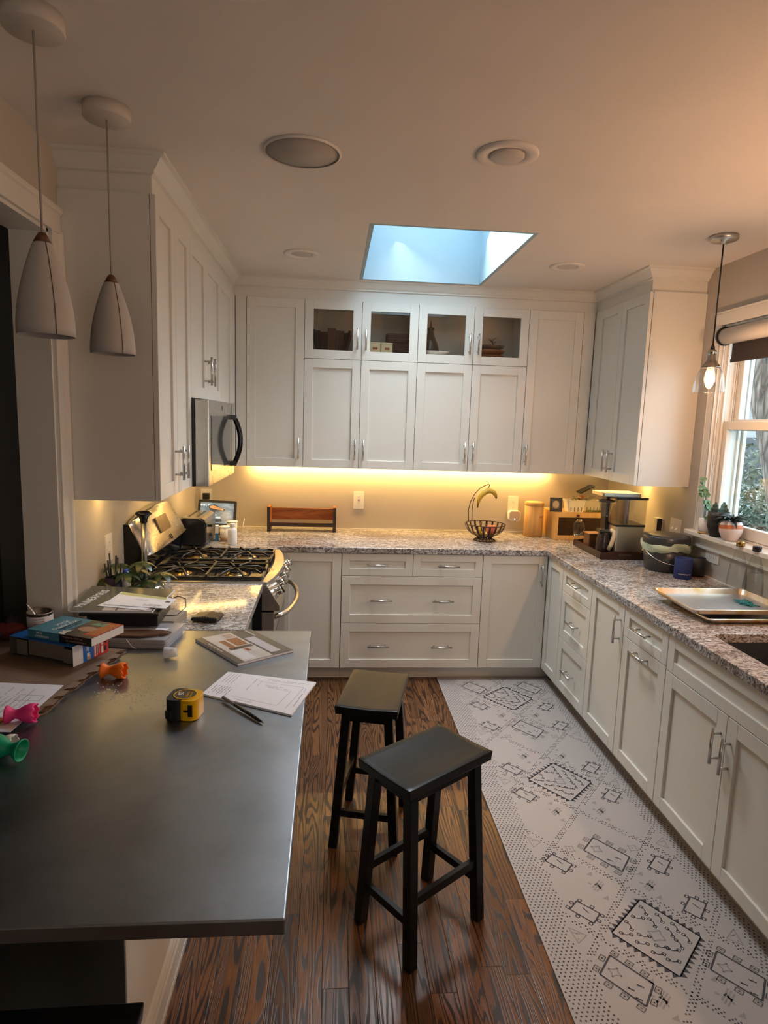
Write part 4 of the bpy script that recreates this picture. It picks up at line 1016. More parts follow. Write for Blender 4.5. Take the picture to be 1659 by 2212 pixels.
MB().box(-.0985, -.0955, -.080, -.030, .02, .16).build('switch_panel', BLK, cm)
mb = MB(); mb.lathe([(.020, .245), (.028, .255), (.044, .335), (.046, .345)], (-.147, -.05, 0), 28, cap=False); mb.build('filter_cone', CLEARP, cm); MB().lathe([(.044, .343), (.049, .343), (.049, .352), (.044, .352)], (-.147, -.05, 0), 28, cap=False).build('cone_rim', DARKW, cm)
mb = MB(); mb.lathe([(.0, .009), (.044, .009), (.047, .02), (.045, .10), (.036, .135), (.034, .150), (.0, .150)], (-.147, -.05, 0), 28); mb.build('carafe', mat('dark_carafe', (.03, .02, .018), .08), cm)
mb = MB(); mb.prism(rrect(-.045, .036, -.036, .036, .02), .152, .168, Matrix.Translation((-.147, -.05, 0))); mb.build('carafe_lid', mat('grey_steel_lid', (.20, .19, .18), .2, 1), cm, bevel=.003)
mb = MB(); mb.tube([(-.120, -.085, .165), (-.110, -.112, .158), (-.116, -.124, .13), (-.130, -.126, .08), (-.138, -.112, .045)], .0105, 8, flat=1.5); mb.build('carafe_handle', mat('pale_handle', (.58, .46, .30), .3), cm)
MB().lathe([(0, .001), (.048, .001), (.047, .008), (0, .008)], (-.147, -.05, 0), 28).build('hot_plate', BLK, cm)
e = tag(empty('sugar_canister', (1.744, 4.010, TZ), R_(3)), 'square smoky brown canister with wooden lid on the wooden tray', 'canister')
mb = MB(); mb.box(-.044, .044, -.044, .044, 0, .102); mb.build('body', mat('amber_brown_glass', (.15, .065, .025), .12), e, bevel=.006, seg=3); MB().box(-.046, .046, -.046, .046, .1025, .112).build('lid', mat('copper_lid', (.30, .15, .07), .35), e, bevel=.003)
e = tag(empty('plastic_bag', (1.715, 4.14, CT+.010)), 'crumpled clear plastic bag standing behind the brown canister', 'bag'); mb = MB(); mb.sphere((0, .04, .11), .05, .8, .45, 1.15, 16)
for v in mb.bm.verts: v.co += Vector((rnd.uniform(-.006, .006), rnd.uniform(-.006, .006), rnd.uniform(-.006, .006)))
mb.tube([(0, .04, 0), (0, .04, .07)], [.030, .034], 10); mb.build('film', CLEARP, e)
# compost pail
e = tag(empty('compost_pail', (1.957, 3.472, CT)), 'grey lidded compost pail with a pale green bag under its rim', 'pail')
GP = mat('dark_grey_plastic', (.042, .041, .042), .28)
MB().lathe([(0, 0), (.104, 0), (.110, .008), (.124, .155), (0, .155)], seg=48).build('bucket', GP, e)
MB().lathe([(0, .156), (.128, .156), (.131, .160), (.131, .200), (.126, .206), (.100, .212), (.06, .216), (0, .217)], seg=48).build('lid', GP, e)
mb = MB(); rgs = []
for z, r in ((.168, .132), (.160, .135), (.146, .136), (.132, .132), (.120, .127)):
    rgs.append([mb.bm.verts.new(((r+.005*math.sin(5*a_+z*90)+rnd.uniform(-.003, .003))*math.cos(a_), (r+.005*math.sin(5*a_+z*90)+rnd.uniform(-.003, .003))*math.sin(a_), z+.008*math.sin(3*a_)+rnd.uniform(-.003, .003))) for a_ in [R_(6*k) for k in range(60)]])
for a, b in zip(rgs, rgs[1:]):
    for i in range(60): f = mb.bm.faces.new((a[i], a[(i+1) % 60], b[(i+1) % 60], b[i])); f.smooth = True
mb.tube([(.125, -.01, .150), (.150, -.005, .145), (.168, .005, .162)], [.02, .016, .004], 8); mb.build('bag_liner', BAGP, e)
mb = MB(); mb.tube([(-.128*math.cos(R_(t))-.0, -.138*math.sin(R_(t))-.012, .118-.062*math.sin(R_(t))) for t in range(-8, 189, 12)], .0022, 8); mb.build('bail_handle', CHROME, e)
# mugs / can coolers
NAVY = mat('navy_foam', (.010, .024, .115), .7)
e = tag(empty('can_cooler', (1.952, 3.262, CT)), 'navy blue foam can cooler with white lettering, in front of the grey pail', 'cup')
MB().lathe([(0, 0), (.045, 0), (.046, .004), (.046, .112), (.044, .114), (.040, .112), (.040, .01), (0, .01)], seg=40).build('sleeve', NAVY, e)
for i, ch_ in enumerate('designedthings.com'):
    a = R_(-146 + 4.6*i); text(ch_, .0085, WHT, e, frame_from((.0462*math.cos(a), .0462*math.sin(a), .030), (-math.sin(a), math.cos(a), 0), (0, 0, 1)))
e = tag(empty('cup', (2.052, 3.302, CT)), 'black cup with a brown base ring, between the navy can cooler and the wall', 'cup')
MB().lathe([(0, .006), (.043, .006), (.045, .110), (.042, .111), (.040, .105), (.038, .012), (0, .012)], seg=40).build('body', mat('matte_black_ceramic', (.012, .011, .014), .6), e)
MB().lathe([(0, 0), (.044, 0), (.044, .0055), (0, .0055)], seg=40).build('base_ring', COPPW, e)
# baking sheets
def sheet(label, x0, x1, y0, y1, z, h=.024):
    e = tag(empty('baking_sheet', ((x0+x1)/2, (y0+y1)/2, z)), label, 'baking tray'); a, b = (x1-x0)/2, (y1-y0)/2
    def rr(s_, zz): return [Vector((x, y, zz)) for x, y in rrect(-a+s_, a-s_, -b+s_, b-s_, .018, 4)]
    L1 = [rr(.016, 0.0), rr(.003, h-.002), rr(-.001, h), rr(-.006, h-.001), rr(-.006, h-.005)]; mb = MB().mat(GOLD)
    V = [[mb.bm.verts.new(p) for p in r] for r in L1]; n = len(V[0])
    for p, q in zip(V, V[1:]):
        for i in range(n): mb.bm.faces.new((p[i], p[(i+1) % n], q[(i+1) % n], q[i]))
    mb.build('rim', None, e, solid=.0012, norm=False)
    MB().prism([(p.x, p.y) for p in rr(.016, 0)], -.0006, .0008).build('pan_floor', PANF, e)
    return e
PANF = steel('worn_aluminium', (.66, .68, .70), .34, .08)
sheet('scorched golden baking sheet, the lower of the two by the sink', 1.605, 2.060, 2.450, 2.800, CT+.0012)
sheet('aluminium baking sheet holding a teal scrubber, the upper of the two by the sink', 1.560, 2.020, 2.490, 2.845, CT+.030)
e = tag(empty('scrubber', (1.915, 2.665, CT+.0312)), 'crumpled teal plastic scrubber lying on the upper baking sheet', 'scrubber'); mb = MB()
for i in range(30): a = rnd.uniform(0, 6.3); mb.tube([(rnd.uniform(-.03, .03)+.012*math.cos(a+k), rnd.uniform(-.001, .001)+.05*(i/30-.5)*1.6+.012*math.sin(a+k), .004+.005*math.sin(k*2+i)) for k in range(4)], .0022, 5)
mb.build('mesh_ball', mat('teal_plastic', (.02, .20, .22), .3), e)
# glass carafe bottles
def bottle(label, x, y, s_, capm, txt=True):
    e = tag(empty('glass_bottle', (x, y, CT)), label, 'bottle', None); pr_ = [(.030, .002), (.043, .004), (.047, .02), (.046, .08), (.038, .15), (.024, .205), (.0175, .228), (.0175, .245)]
    pr_ = [(r*s_, z*s_) for r, z in pr_]
    MB().lathe([(0, .002)] + pr_ + [(r-.002, z) for r, z in reversed(pr_[1:])] + [(0, .006)], seg=40, cap=False).build('glass', TUMBL, e)
    MB().lathe([(0, .2455*s_), (.020*s_, .2455*s_), (.0205*s_, .268*s_), (.018*s_, .271*s_), (0, .271*s_)], seg=28).build('cap', capm, e)
    if txt:
        for i, ch_ in enumerate('sodastream'):
            a = R_(-140 + 9.5*i); r = .0385*s_; text(ch_, .010, INK, e, frame_from((r*math.cos(a), r*math.sin(a), .148*s_), (-math.sin(a), math.cos(a), 0), (0, 0, 1)))
    return e
bottle('clear glass bottle with a black cap, right of the other under the sill', 2.055, 2.825, 1.0, BLKG)
bottle('clear glass bottle with a brass cap, behind the black-capped one', 2.052, 2.945, 1.0, mat('brass_cap', (.38, .24, .07), .25, 1), False)
# ---------------------------------------------------------------- plants on the sill
SZ = WZ0+.0025
def leafblade(mb, base, d, L1, w, droop=.4, n=6, fold=.0):
    d = Vector(d).normalized(); side = d.cross(Vector((0, 0, 1))).normalized() if abs(d.z) < .97 else Vector((1, 0, 0)); prev = None; p = Vector(base)
    for i in range(n+1):
        t = i/n; ww = w*math.sin(math.pi*(.12+.88*t))**.8*(1 if t < .95 else .25)
        a = mb.bm.verts.new(p-side*ww/2+Vector((0, 0, fold))); b = mb.bm.verts.new(p+side*ww/2+Vector((0, 0, fold))); c = mb.bm.verts.new(p)
        if prev:
            for q in ((prev[0], prev[2], c, a), (prev[2], prev[1], b, c)):
                f = mb.bm.faces.new(q); f.smooth = True
        prev = (a, b, c); d = (d + Vector((0, 0, -droop/n))).normalized(); p = p + d*L1/n
e = tag(empty('potted_plant', (2.084, 3.306, SZ)), 'trailing round-leaved plant in a small white pot, far end of the window sill', 'plant')
MB().lathe([(0, 0), (.036, 0), (.038, .006), (.036, .009), (0, .009)], seg=32).build('saucer', BAMBOO, e)
MB().lathe([(0, .0095), (.032, .0095), (.036, .014), (.037, .082), (.034, .082), (.033, .07), (0, .07)], seg=32).build('pot', mat('white_glaze', (.70, .66, .62), .3), e)
mb = MB(); st = [(0, 0, .07), (.010, -.0, .12), (-.004, .0, .17), (-.018, .012, .21), (-.028, .018, .25), (-.030, .02, .30)]; mb.tube(st, .0022, 6); mb.tube([(0, 0, .07), (-.012, -.02, .10), (-.020, -.035, .085)], .0018, 6); mb.build('stem', mat('plant_stem', (.13, .09, .05), .6), e)
mb = MB()
for k, (p, s_) in enumerate([(st[2], .026), (st[2], .03), (st[3], .028), (st[3], .026), ((-.024, .015, .23), .026), (st[4], .024), ((-.03, .02, .275), .022), (st[5], .018), ((.002, 0, .15), .03), ((.006, 0, .135), .026), ((-.020, -.035, .088), .016)]):
    for q in (0, 180):
        a = R_(k*77+q); rad = s_*.62; nrm = Vector((.55*math.cos(a*1.7), -.75, .45+.3*math.sin(a))).normalized(); ax = nrm.cross(Vector((0, 0, 1))).normalized(); ay = nrm.cross(ax)
        c_ = Vector(p) + Vector((math.cos(a), .35*math.sin(a), .25))*rad*.9
        rim__ = [c_ + (ax*math.cos(R_(t_)) + ay*math.sin(R_(t_))*.9)*rad for t_ in range(0, 360, 30)]; vs_ = [mb.bm.verts.new(v_) for v_ in rim__]; vc_ = mb.bm.verts.new(c_ - nrm*rad*.22)
        for i_ in range(12): f_ = mb.bm.faces.new((vs_[i_], vs_[(i_+1) % 12], vc_)); f_.smooth = True
mb.build('foliage', LEAFP, e)
e = tag(empty('potted_cactus', (2.088, 3.203, SZ)), 'angular green cactus in a ridged black pot, middle of the sill', 'plant')
mb = MB(); pr_ = [(0, 0), (.034, 0)] 
for i in range(12): z = .004+.0075*i; r = .036+.017*min(1, i/7); pr_ += [(r, z), (r+.0018, z+.003), (r, z+.006)]
pr_ += [(.055, .100), (.054, .138), (.050, .138), (.048, .12), (0, .12)]; mb.lathe(pr_, seg=40); mb.build('pot', mat('black_ridged_pot', (.022, .020, .020), .45), e)
for k, (x, y, h, yaw_) in enumerate(((-.012, .012, .065, 20), (.014, -.012, .070, 70))):
    mb = MB(); n = 10; sec = []
    for i in range(n+1):
        t = i/n; r = (.026+.004*math.sin(t*18))*math.sin(math.pi*min(1, (.35+.68*t)))**.5 if t < 1 else .006; sec.append([mb.bm.verts.new((x+(r if j % 2 == 0 else r*.35)*math.cos(R_(60*j+yaw_)), y+(r if j % 2 == 0 else r*.35)*math.sin(R_(60*j+yaw_)), .12+h*t)) for j in range(6)])
    for a, b in zip(sec, sec[1:]):
        for j in range(6): mb.bm.faces.new((a[j], a[(j+1) % 6], b[(j+1) % 6], b[j]))
    mb.bm.faces.new(sec[-1]); mb.build('cactus_stem', SUCC, e)
e = tag(empty('potted_succulent', (2.085, 3.085, SZ)), 'spiky dark succulent in a white pot with a terracotta stripe, on the sill', 'plant')
pw = mat('striped_pot_glaze', (.7, .6, .55), .55); t = NT(pw); s_n = t.n('ShaderNodeSeparateXYZ'); t.l(t.coord(), s_n.inputs[0])
zz = t.math('ADD', s_n.outputs[2], t.math('MULTIPLY', s_n.outputs[1], .10)); zz = t.math('ADD', zz, t.math('MULTIPLY', t.noise(t.coord(), 18), .006))
t.l(t.ramp(t.math('DIVIDE', zz, .115), [(0, (.66, .52, .46)), (.58, (.52, .15, .06)), (.76, (.70, .62, .60)), (.80, (.72, .66, .64))], 'CONSTANT'), t.b.inputs['Base Color'])
MB().lathe([(0, 0), (.030, 0), (.040, .012), (.054, .045), (.057, .068), (.052, .092), (.044, .104), (.041, .104), (.045, .09), (0, .085)], seg=48).build('pot', pw, e)
mb = MB()
for k in range(30):
    a = R_(k*137.5); el = 2.2-.06*k; leafblade(mb, (.010*math.cos(a), .010*math.sin(a), .098), (math.cos(a), math.sin(a), max(.55, el)), .066+.0012*k, .017, 1.5, 9, .004)
mb.build('leaves', mat('dark_aloe', (.020, .032, .024), .4), e)
# ---------------------------------------------------------------- left corner items
e = tag(empty('toaster', (-.858, 3.90, CT)), 'black and steel long toaster on the worktop behind the range', 'toaster')
mb = MB(); prf = [(-.080, .012), (-.082, .10), (-.079, .145), (-.066, .168), (-.040, .177), (.040, .177), (.066, .168), (.079, .145), (.082, .10), (.080, .012)]
MB().prism(prf, .012, .318, XZ).build('body', BLKG, e, bevel=.003)
MB().prism([(x*1.03, .006+(z-.006)*1.015) for x, z in prf], .0, .0115, XZ).build('end_cap', mat('black_end', (.02, .02, .022), .22), e, bevel=.004)
MB().prism([(x*1.03, .006+(z-.006)*1.015) for x, z in prf], .3185, .333, XZ).build('end_cap', STEEL, e, bevel=.004)
mb = MB(); mb.prism([(-.062,.1785), (.062,.1785), (.082,.158), (.084,.150), (.078,.170), (.060,.183), (-.060,.183), (-.078,.170)], .006, .326, XZ); mb.build('top_shell', STEEL, e)
mb = MB(); mb.box(-.035, -.018, .03, .30, .1832, .1838); mb.box(.018, .035, .03, .30, .1832, .1838); mb.build('slots', BLK, e)
mb = MB(); mb.box(.0845, .0885, .02, .31, .02, .150); mb.build('side_plate', STEEL, e, bevel=.001)
mb = MB(); mb.box(.0885, .115, .05, .085, .12, .135); mb.lathe([(0, 0), (.013, 0), (.012, .014), (0, .014)], M=Matrix.Translation((.089, .12, .06)) @ Matrix.Rotation(R_(90), 4, 'Y'), seg=20); mb.build('lever', BLK, e)
e = tag(empty('smart_display', (-.775, 4.40, CT)), 'smart display on a black stand in the back left corner, showing a lit sign', 'screen')
M = frame_from((0, -.10, .155), (1, .04, .0), (-.04, .26, 1)) @ Matrix.Rotation(R_(-2), 4, 'Z')
MB().prism(rrect(-.128, .128, -.088, .088, .010), -.012, .0, M).build('housing', BLK, e, bevel=.002)
scr = mat('screen_image', (.02, .02, .02), .15); t = NT(scr); v = t.coord(); n = t.noise(t.mapping(v, (1, 1, 1.8)), 9, 5, .6)
col = t.ramp(n, [(.35, (.05, .065, .07)), (.55, (.13, .155, .155)), (.75, (.30, .32, .29))]); t.l(col, t.b.inputs['Emission Color']); t.b.inputs['Emission Strength'].default_value = .9
sg = MB().prism(rrect(-.110, .110, -.070, .070, .003), .0003, .0010, M).build('screen', scr, e)
sm = mat('screen_sign_orange', (.1, .05, .02), .3, emit=(.50, .20, .06), es=.9); sk = mat('screen_dark', (.02, .02, .02), .3, emit=(.03, .028, .025), es=.9); sw = mat('screen_white_text', (.1, .1, .1), .3, emit=(.8, .85, .75), es=.9)
MB().prism([(-.055, .045), (-.020, .060), (.030, .034), (.050, .028), (.048, .012), (-.0, .020), (-.020, .002), (-.052, .022)], .0011, .0013, M).build('sign_picture', sk, sg)
MB().prism([(-.050, .044), (-.030, .052), (.040, .030), (.042, .018), (-.048, .034)], .0014, .0016, M).build('sign_picture', sm, sg)
text('EVERYWHERE', .011, sk, sg, M @ Matrix.Translation((-.004, .0345, .0017)) @ Matrix.Rotation(R_(-11), 4, 'Z'), depth=.0001)
text('8:08 | 9°', .018, sw, sg, M @ Matrix.Translation((-.080, .052, .0014)), depth=.0001); text('Welcome to fabulous', .011, sw, sg, M @ Matrix.Translation((-.045, -.012, .0014)), depth=.0001, font_x=.9)
text('EVERYWHERE AREA', .017, sw, sg, M @ Matrix.Translation((-.035, -.030, .0014)), depth=.0001, font_x=.8)
MB().prism([(-.02, -.065), (.035, -.056), (.03, -.040), (-.03, -.045)], .0011, .0013, M).build('sign_picture', sk, sg)
mb = MB(); mb.prism(rrect(-.05, .05, -.06, .06, .02), 0, .05); mb.bar((0, -.05, .04), (0, -.082, .12), .08, .03); mb.build('stand', BLK, e, bevel=.004)
def tub(name, label, x, y, r0, r1, h, band=None, cat='tub'):
    e = tag(empty(name, (x, y, CT)), label, cat); wm = bpy.data.materials.get('cream_tub') or mat('cream_tub', (.72, .64, .52), .4)
    MB().lathe([(0, 0), (r0, 0), (r1, h-.006), (0, h-.006)], seg=36).build('body', wm, e); MB().lathe([(0, h-.0058), (r1+.003, h-.0058), (r1+.003, h), (0, h)], seg=36).build('lid', WHT, e)
    if band: MB().lathe([(r0+.0008, .003), (r0+(r1-r0)*.28+.0008, h*.28), (r0+(r1-r0)*.28+.0003, h*.28), (r0+.0003, .003)], seg=36, cap=False).build('brown_band', wood('brown_contents', (.22, .11, .04), (.30, .16, .06)), e)
    return e
tub('plastic_tub', 'cream round tub with brown contents, left of the white bottle', -.692, 4.12, .029, .034, .098, True)
tub('plastic_tub', 'cream round tub standing behind the brown-banded tub', -.665, 4.245, .030, .034, .112)
e = tag(empty('medicine_bottle', (-.627, 4.01, CT)), 'white plastic bottle with white cap, just behind the range', 'bottle')
MB().lathe([(0, 0), (.027, 0), (.029, .003), (.029, .088), (.025, .100), (.015, .108), (.013, .112), (0, .112)], seg=40).build('body', mat('white_bottle', (.80, .80, .80), .35), e)
MB().lathe([(0, .1125), (.0155, .1125), (.0155, .133), (.014, .135), (0, .135)], seg=28).build('cap', WHT, e)
mb = MB()
for i, wd in enumerate((.024, .018, .024, .020, .024, .022, .012)): 
    z = .070-.009*i
    a0 = -110; mb.tube([(.0292*math.cos(R_(a0+q)), .0292*math.sin(R_(a0+q)), z) for q in (0, 12, 24, 36*wd/.024)], .0007, 4)
mb.build('label_print', mat('grey_ink', (.35, .33, .38), .6), e)
e = tag(MB().tube([(-.600, 4.26, CT+.052), (-.587, 4.275, CT+.125)], .0022, 6).build('paper_straw', WHT), 'short white straw standing at the cream tubs', 'straw')
e.location = (0, 0, 0)
e = tag(empty('lime_bowl', (-.935, 4.395, CT)), 'lime green bowl behind the toaster', 'bowl'); MB().lathe([(0, .06), (.02, .06), (.032, .10), (.036, .122), (.033, .122), (.03, .10), (0, .07)], seg=32).build('bowl', mat('lime_plastic', (.45, .60, .10), .4), e); MB().lathe([(0, 0), (.028, 0), (.026, .0595), (0, .0595)], seg=32).build('base', WHT, e)
e = tag(empty('paper_packet', (-.745, 4.13, CT), R_(8)), 'small blue and white packet leaning right of the toaster', 'packet'); mb = MB(); mb.mat(mat('packet_blue', (.06, .22, .45), .5)).box(-.011, .011, -.02, .02, 0, .05); mb.mat(WHT).box(-.011, .011, -.02, .02, .0502, .10); mb.build('box', None, e)
# ================================================================ LEFT WORKTOP AND PENINSULA
e = tag(empty('paper_towel_holder', (-.858, 2.925, CT)), 'steel paper towel holder without a roll, black knob on top, left of the range', 'holder')
MB().lathe([(0, 0), (.086, 0), (.086, .020), (.082, .023), (.078, .0232)], seg=48, cap=False).build('base_ring', CHROME, e); MB().lathe([(0, .002), (.0785, .002), (.078, .0235), (.03, .026), (0, .026)], seg=48).build('base', BLK, e)
MB().tube([(0, 0, .024), (0, 0, .320)], .0125, 20).build('pole', STEEL, e)
MB().lathe([(.016, .315), (.017, .330), (.024, .345), (.0355, .352), (.0365, .358), (.033, .364), (.018, .368), (0, .369)], seg=36).build('knob', BLKG, e)
e = tag(empty('pencil_cup', (-.935, 2.735, CT)), 'dark purple pen cup full of black pens against the left wall', 'cup')
MB().lathe([(0, 0), (.032, 0), (.034, .105), (.031, .105), (.029, .004), (0, .004)], seg=32).build('cup', mat('dark_violet', (.018, .012, .040), .5), e)
for k in range(6):
    a = R_(60*k+10); q = tag(MB().tube([(-.935+.010*math.cos(a), 2.735+.010*math.sin(a), CT+.006), (-.935+.034*math.cos(a), 2.735+.030*math.sin(a), CT+.165+.02*(k % 3))], .0038, 8).build('pen', BLK), 'black pen standing in the dark pen cup by the left wall', 'pen', 'black pens in the pen cup')
e = tag(empty('glue_bottle', (-.885, 2.745, CT)), 'small white bottle with a bright blue cap among the plant leaves', 'bottle')
MB().lathe([(0, 0), (.017, 0), (.018, .07), (.012, .105), (0, .105)], seg=24).build('body', WHT, e); MB().lathe([(0, .1055), (.0135, .1055), (.012, .135), (.009, .138), (0, .138)], seg=24).build('cap', mat('blue_cap', (.02, .06, .5), .4), e)
e = tag(empty('houseplant', (-.872, 2.79, CT)), 'dark green umbrella-leaved houseplant in a small white pot on the left worktop', 'plant')
MB().lathe([(0, 0), (.030, 0), (.038, .055), (.035, .055), (.033, .048), (0, .048)], seg=32).build('pot', mat('white_patterned_pot', (.55, .52, .48), .5), e)
stm, lv = MB(), MB()
for k, (dx, dy, h) in enumerate(((-.10, -.05, .10), (-.055, -.02, .16), (-.01, -.06, .13), (.04, .0, .165), (.085, -.03, .09), (.03, -.08, .075), (-.06, -.09, .07), (.12, .03, .11), (-.11, .03, .075), (.0, .05, .12))):
    tip = (dx, dy, h-.005); stm.tube([(0, 0, .045), (dx*.5, dy*.5, h*.8), tip], [.0022, .0018, .0014], 5)
    for j in range(7):
        a = R_(j*51+k*23); leafblade(lv, tip, (math.cos(a), math.sin(a), .15), .078, .032, 1.1, 6)
stm.build('stems', mat('green_stem', (.10, .16, .04), .5), e); lv.build('foliage', LEAF, e)
e = tag(empty('wallet', (-.487, 2.478, CT), R_(-12)), 'folded black leather wallet on the small left granite worktop', 'wallet'); BLT = mat('black_leather', (.012, .011, .011), .32)
mb = MB(); pf = [(-.055,.004), (-.050,.018), (.0,.024), (.052,.022), (.056,.012), (.050,.003), (.0,.0)]; mb.prism([(x, z) for x, z in pf], -.038, .038, XZ); mb.build('body', BLT, e, bevel=.004, seg=3)
mb = MB(); [mb.bar((-.045+.011*k, -.0395, .0205), (-.039+.011*k, -.0395, .0205), .001, .001) for k in range(9)]; mb.build('stitching', mat('grey_thread', (.3, .28, .25), .7), e)
def quad_slab(corners, z0, z1, m): return MB().prism([tuple(c) for c in corners], z0, z1)
def lerp2(c, u, v):   # c: 4 corners 0=(0,0) 1=(1,0) 2=(1,1) 3=(0,1)
    a = Vector(c[0]).lerp(Vector(c[1]), u); b = Vector(c[3]).lerp(Vector(c[2]), u); return a.lerp(b, v)
def on_quad(mb, c, z, u0, u1, v0, v1, m):
    mb.mat(m); return mb.face([(*lerp2(c, u, v), z) for u, v in ((u0, v0), (u1, v0), (u1, v1), (u0, v1))])
def qframe(c, z, u, v, ud=1, vd=1):
    o = lerp2(c, u, v); x = (lerp2(c, u+.01*ud, v)-o); y = (lerp2(c, u, v+.01*vd)-o); return frame_from((*o, z), (*x, 0), (*y, 0))
# magazine
mgc = [(-.482, 2.232), (-.296, 2.000), (-.124, 2.125), (-.300, 2.345)]
e = tag(empty('brochure', (0, 0, CT)), 'grey kitchen brochure with a photo cover near the far end of the metal worktop', 'magazine')
mb = MB(); mb.mat(PAPER); mb.prism(mgc, .0, .0070); GY = mat('taupe_grey_cover', (.105, .092, .080), .30)
mb.mat(GY); mb.prism(mgc, .0071, .0082); mb.build('pages_and_cover', None, e)
ph = MB(); z = .00835
on_quad(ph, mgc, z, .0, 1, .12, .62, mat('photo_white', (.50, .47, .45), .3)); 
for u0, u1, v0, v1, cc in ((.03,.22,.14,.36,(.55,.52,.50)),(.24,.52,.24,.34,(.28,.11,.05)),(.22,.50,.38,.58,(.30,.12,.05)),(.52,.60,.20,.60,(.10,.07,.06)),(.62,.95,.15,.36,(.60,.60,.62)),(.62,.72,.40,.47,(.30,.08,.03)),(.75,.98,.42,.60,(.45,.42,.40)),(.04,.20,.42,.58,(.40,.30,.24)),(.56,.59,.26,.40,(.02,.02,.02))):
    z += .00004; on_quad(ph, mgc, z, u0, u1, v0, v1, mat('photo_patch', cc, .3))
on_quad(ph, mgc, z+.0001, .30, .92, .66, .84, mat('photo_light_band', (.42, .42, .46), .3)); ph.build('cover_photo', None, e, norm=False)
text('FOREVERMARK', .011, WHT, e, qframe(mgc, .0088, .16, .88, -1, -1)); text('Kitchen + bath design ideas', .009, WHT, e, qframe(mgc, .0088, .42, .06, 1, 1))
# notepad + pen
npc = [(-.367, 1.778), (-.098, 1.640), (-.036, 1.856), (-.318, 1.938)]
def scribbles(name, c, z, seed, lines, parent, m=INK, boxes=()):
    r = random.Random(seed); mb = MB().mat(m)
    for (u0, v0, u1, v1, wd, wob) in lines:
        p, q = lerp2(c, u0, v0), lerp2(c, u1, v1); n = max(2, int((q-p).length/.006)); d = (q-p)/n; nn = Vector((-d.y, d.x)).normalized()
        for i in range(n):
            if wob and r.random() < .18: continue
            a = p+d*i+nn*r.uniform(-wob, wob); b = p+d*(i+1)+nn*r.uniform(-wob, wob); h = nn*wd/2
            mb.face([(*(a+h), z), (*(b+h), z), (*(b-h), z), (*(a-h), z)])
    return mb.build(name, None, parent, norm=False)
e = tag(empty('notepad', (0, 0, CT)), 'white pad with pencil notes and a sketch, overhanging the metal worktop edge', 'notepad')
MB().prism(npc, 0, .0055).build('pages', PAPER, e)
PEN = mat('pencil_grey', (.14, .14, .18), .7)
ln_ = [(.06+.035*k, .55, .06+.035*k, .95, .0012, .0) for k in range(4)] + [(.05+.03*k, .08+.04*(k % 3), .05+.03*k, .42, .0016, .0018) for k in range(7)]
ln_ += [(.38, .35, .38, .86, .0014, .0012), (.5, .90, .95, .90, .0012, .0010), (.5, .86, .85, .86, .0012, .0012)]
ln_ += [(.42,.78,.92,.78,.0009,0), (.92,.78,.90,.12,.0009,0), (.45,.80,.45,.60,.0008,0), (.55,.62,.80,.60,.0009,.001), (.52,.68,.72,.68,.0014,.0016), (.55,.64,.78,.64,.0014,.0016), (.30,.14,.80,.14,.0009,0), (.80,.14,.82,.62,.0009,0), (.96,.20,.95,.75,.0016,.0012), (.35,.07,.55,.07,.0014,.0014)]
scribbles('pencil_notes', npc, .0057, 3, ln_, e, PEN)
e = tag(empty('pen', (0, 0, CT)), 'grey and black ballpoint pen lying half on the white notepad', 'pen'); a, b = Vector((-.300, 1.741, .0105)), Vector((-.168, 1.594, .0050)); d = b-a
MB().tube([a, a+d*.30], .0048, 12).build('end_cap', mat('grey_pen_plastic', (.22, .22, .22), .35), e); MB().tube([a+d*.302, a+d*.62, a+d*.88, a+d*.955], [.0046, .0050, .0048, .0022], 12).build('barrel', BLK, e)
MB().tube([a+d*.956, a+d*.985, b], [.0018, .0014, .0004], 10).build('tip', mat('brass_tip', (.4, .3, .12), .3, 1), e)
# tape measure lying on its side
e = tag(empty('tape_measure', (-.385, 1.655, CT), R_(-8)), 'yellow and black tape measure marked 25, lying flat on the metal worktop', 'tape measure')
YEL = mat('safety_yellow', (.75, .42, .0), .28); body = rrect(-.0415, .0415, -.038, .038, .018, 6)
bk_ = [(x, y) for x, y in body if x < .001]; 
MB().prism(rrect(-.044, .006, -.0385, .0385, .018, 6), .0, .058).build('rubber_grip', mat('black_rubber', (.012, .012, .013), .55), e, bevel=.005, seg=3)
MB().prism(rrect(-.012, .0425, -.0375, .0375, .022, 8), .001, .0575).build('case', YEL, e, bevel=.009, seg=4)
mb = MB(); mb.mat(YEL).prism([circ(0, 0, .0310, 40), circ(0, 0, .0285, 40)], .0578, .0598); mb.mat(BLK).prism(circ(0, 0, .0285, 40), .0578, .0592); mb.build('label_disc', None, e)
text('25', .019, WHT, e, Matrix.Translation((-.014, .002, .0594)) @ Matrix.Rotation(R_(-75), 4, 'Z')); text('STANLEY', .0085, YEL, e, Matrix.Translation((.006, .0, .0594)) @ Matrix.Rotation(R_(-82), 4, 'Z')); text('FATMAX', .0085, YEL, e, Matrix.Translation((.015, .0, .0594)) @ Matrix.Rotation(R_(-82), 4, 'Z'))
mb = MB(); mb.box(.020, .032, -.0395, -.0370, .014, .046); mb.box(.008, .021, -.0392, -.0370, .026, .032); mb.build('belt_clip', BLK, e)
mb = MB(); mb.prism(rrect(-.040, -.022, -.046, -.036, .004), .008, .030); mb.build('lock_lever', BLK, e, bevel=.002)
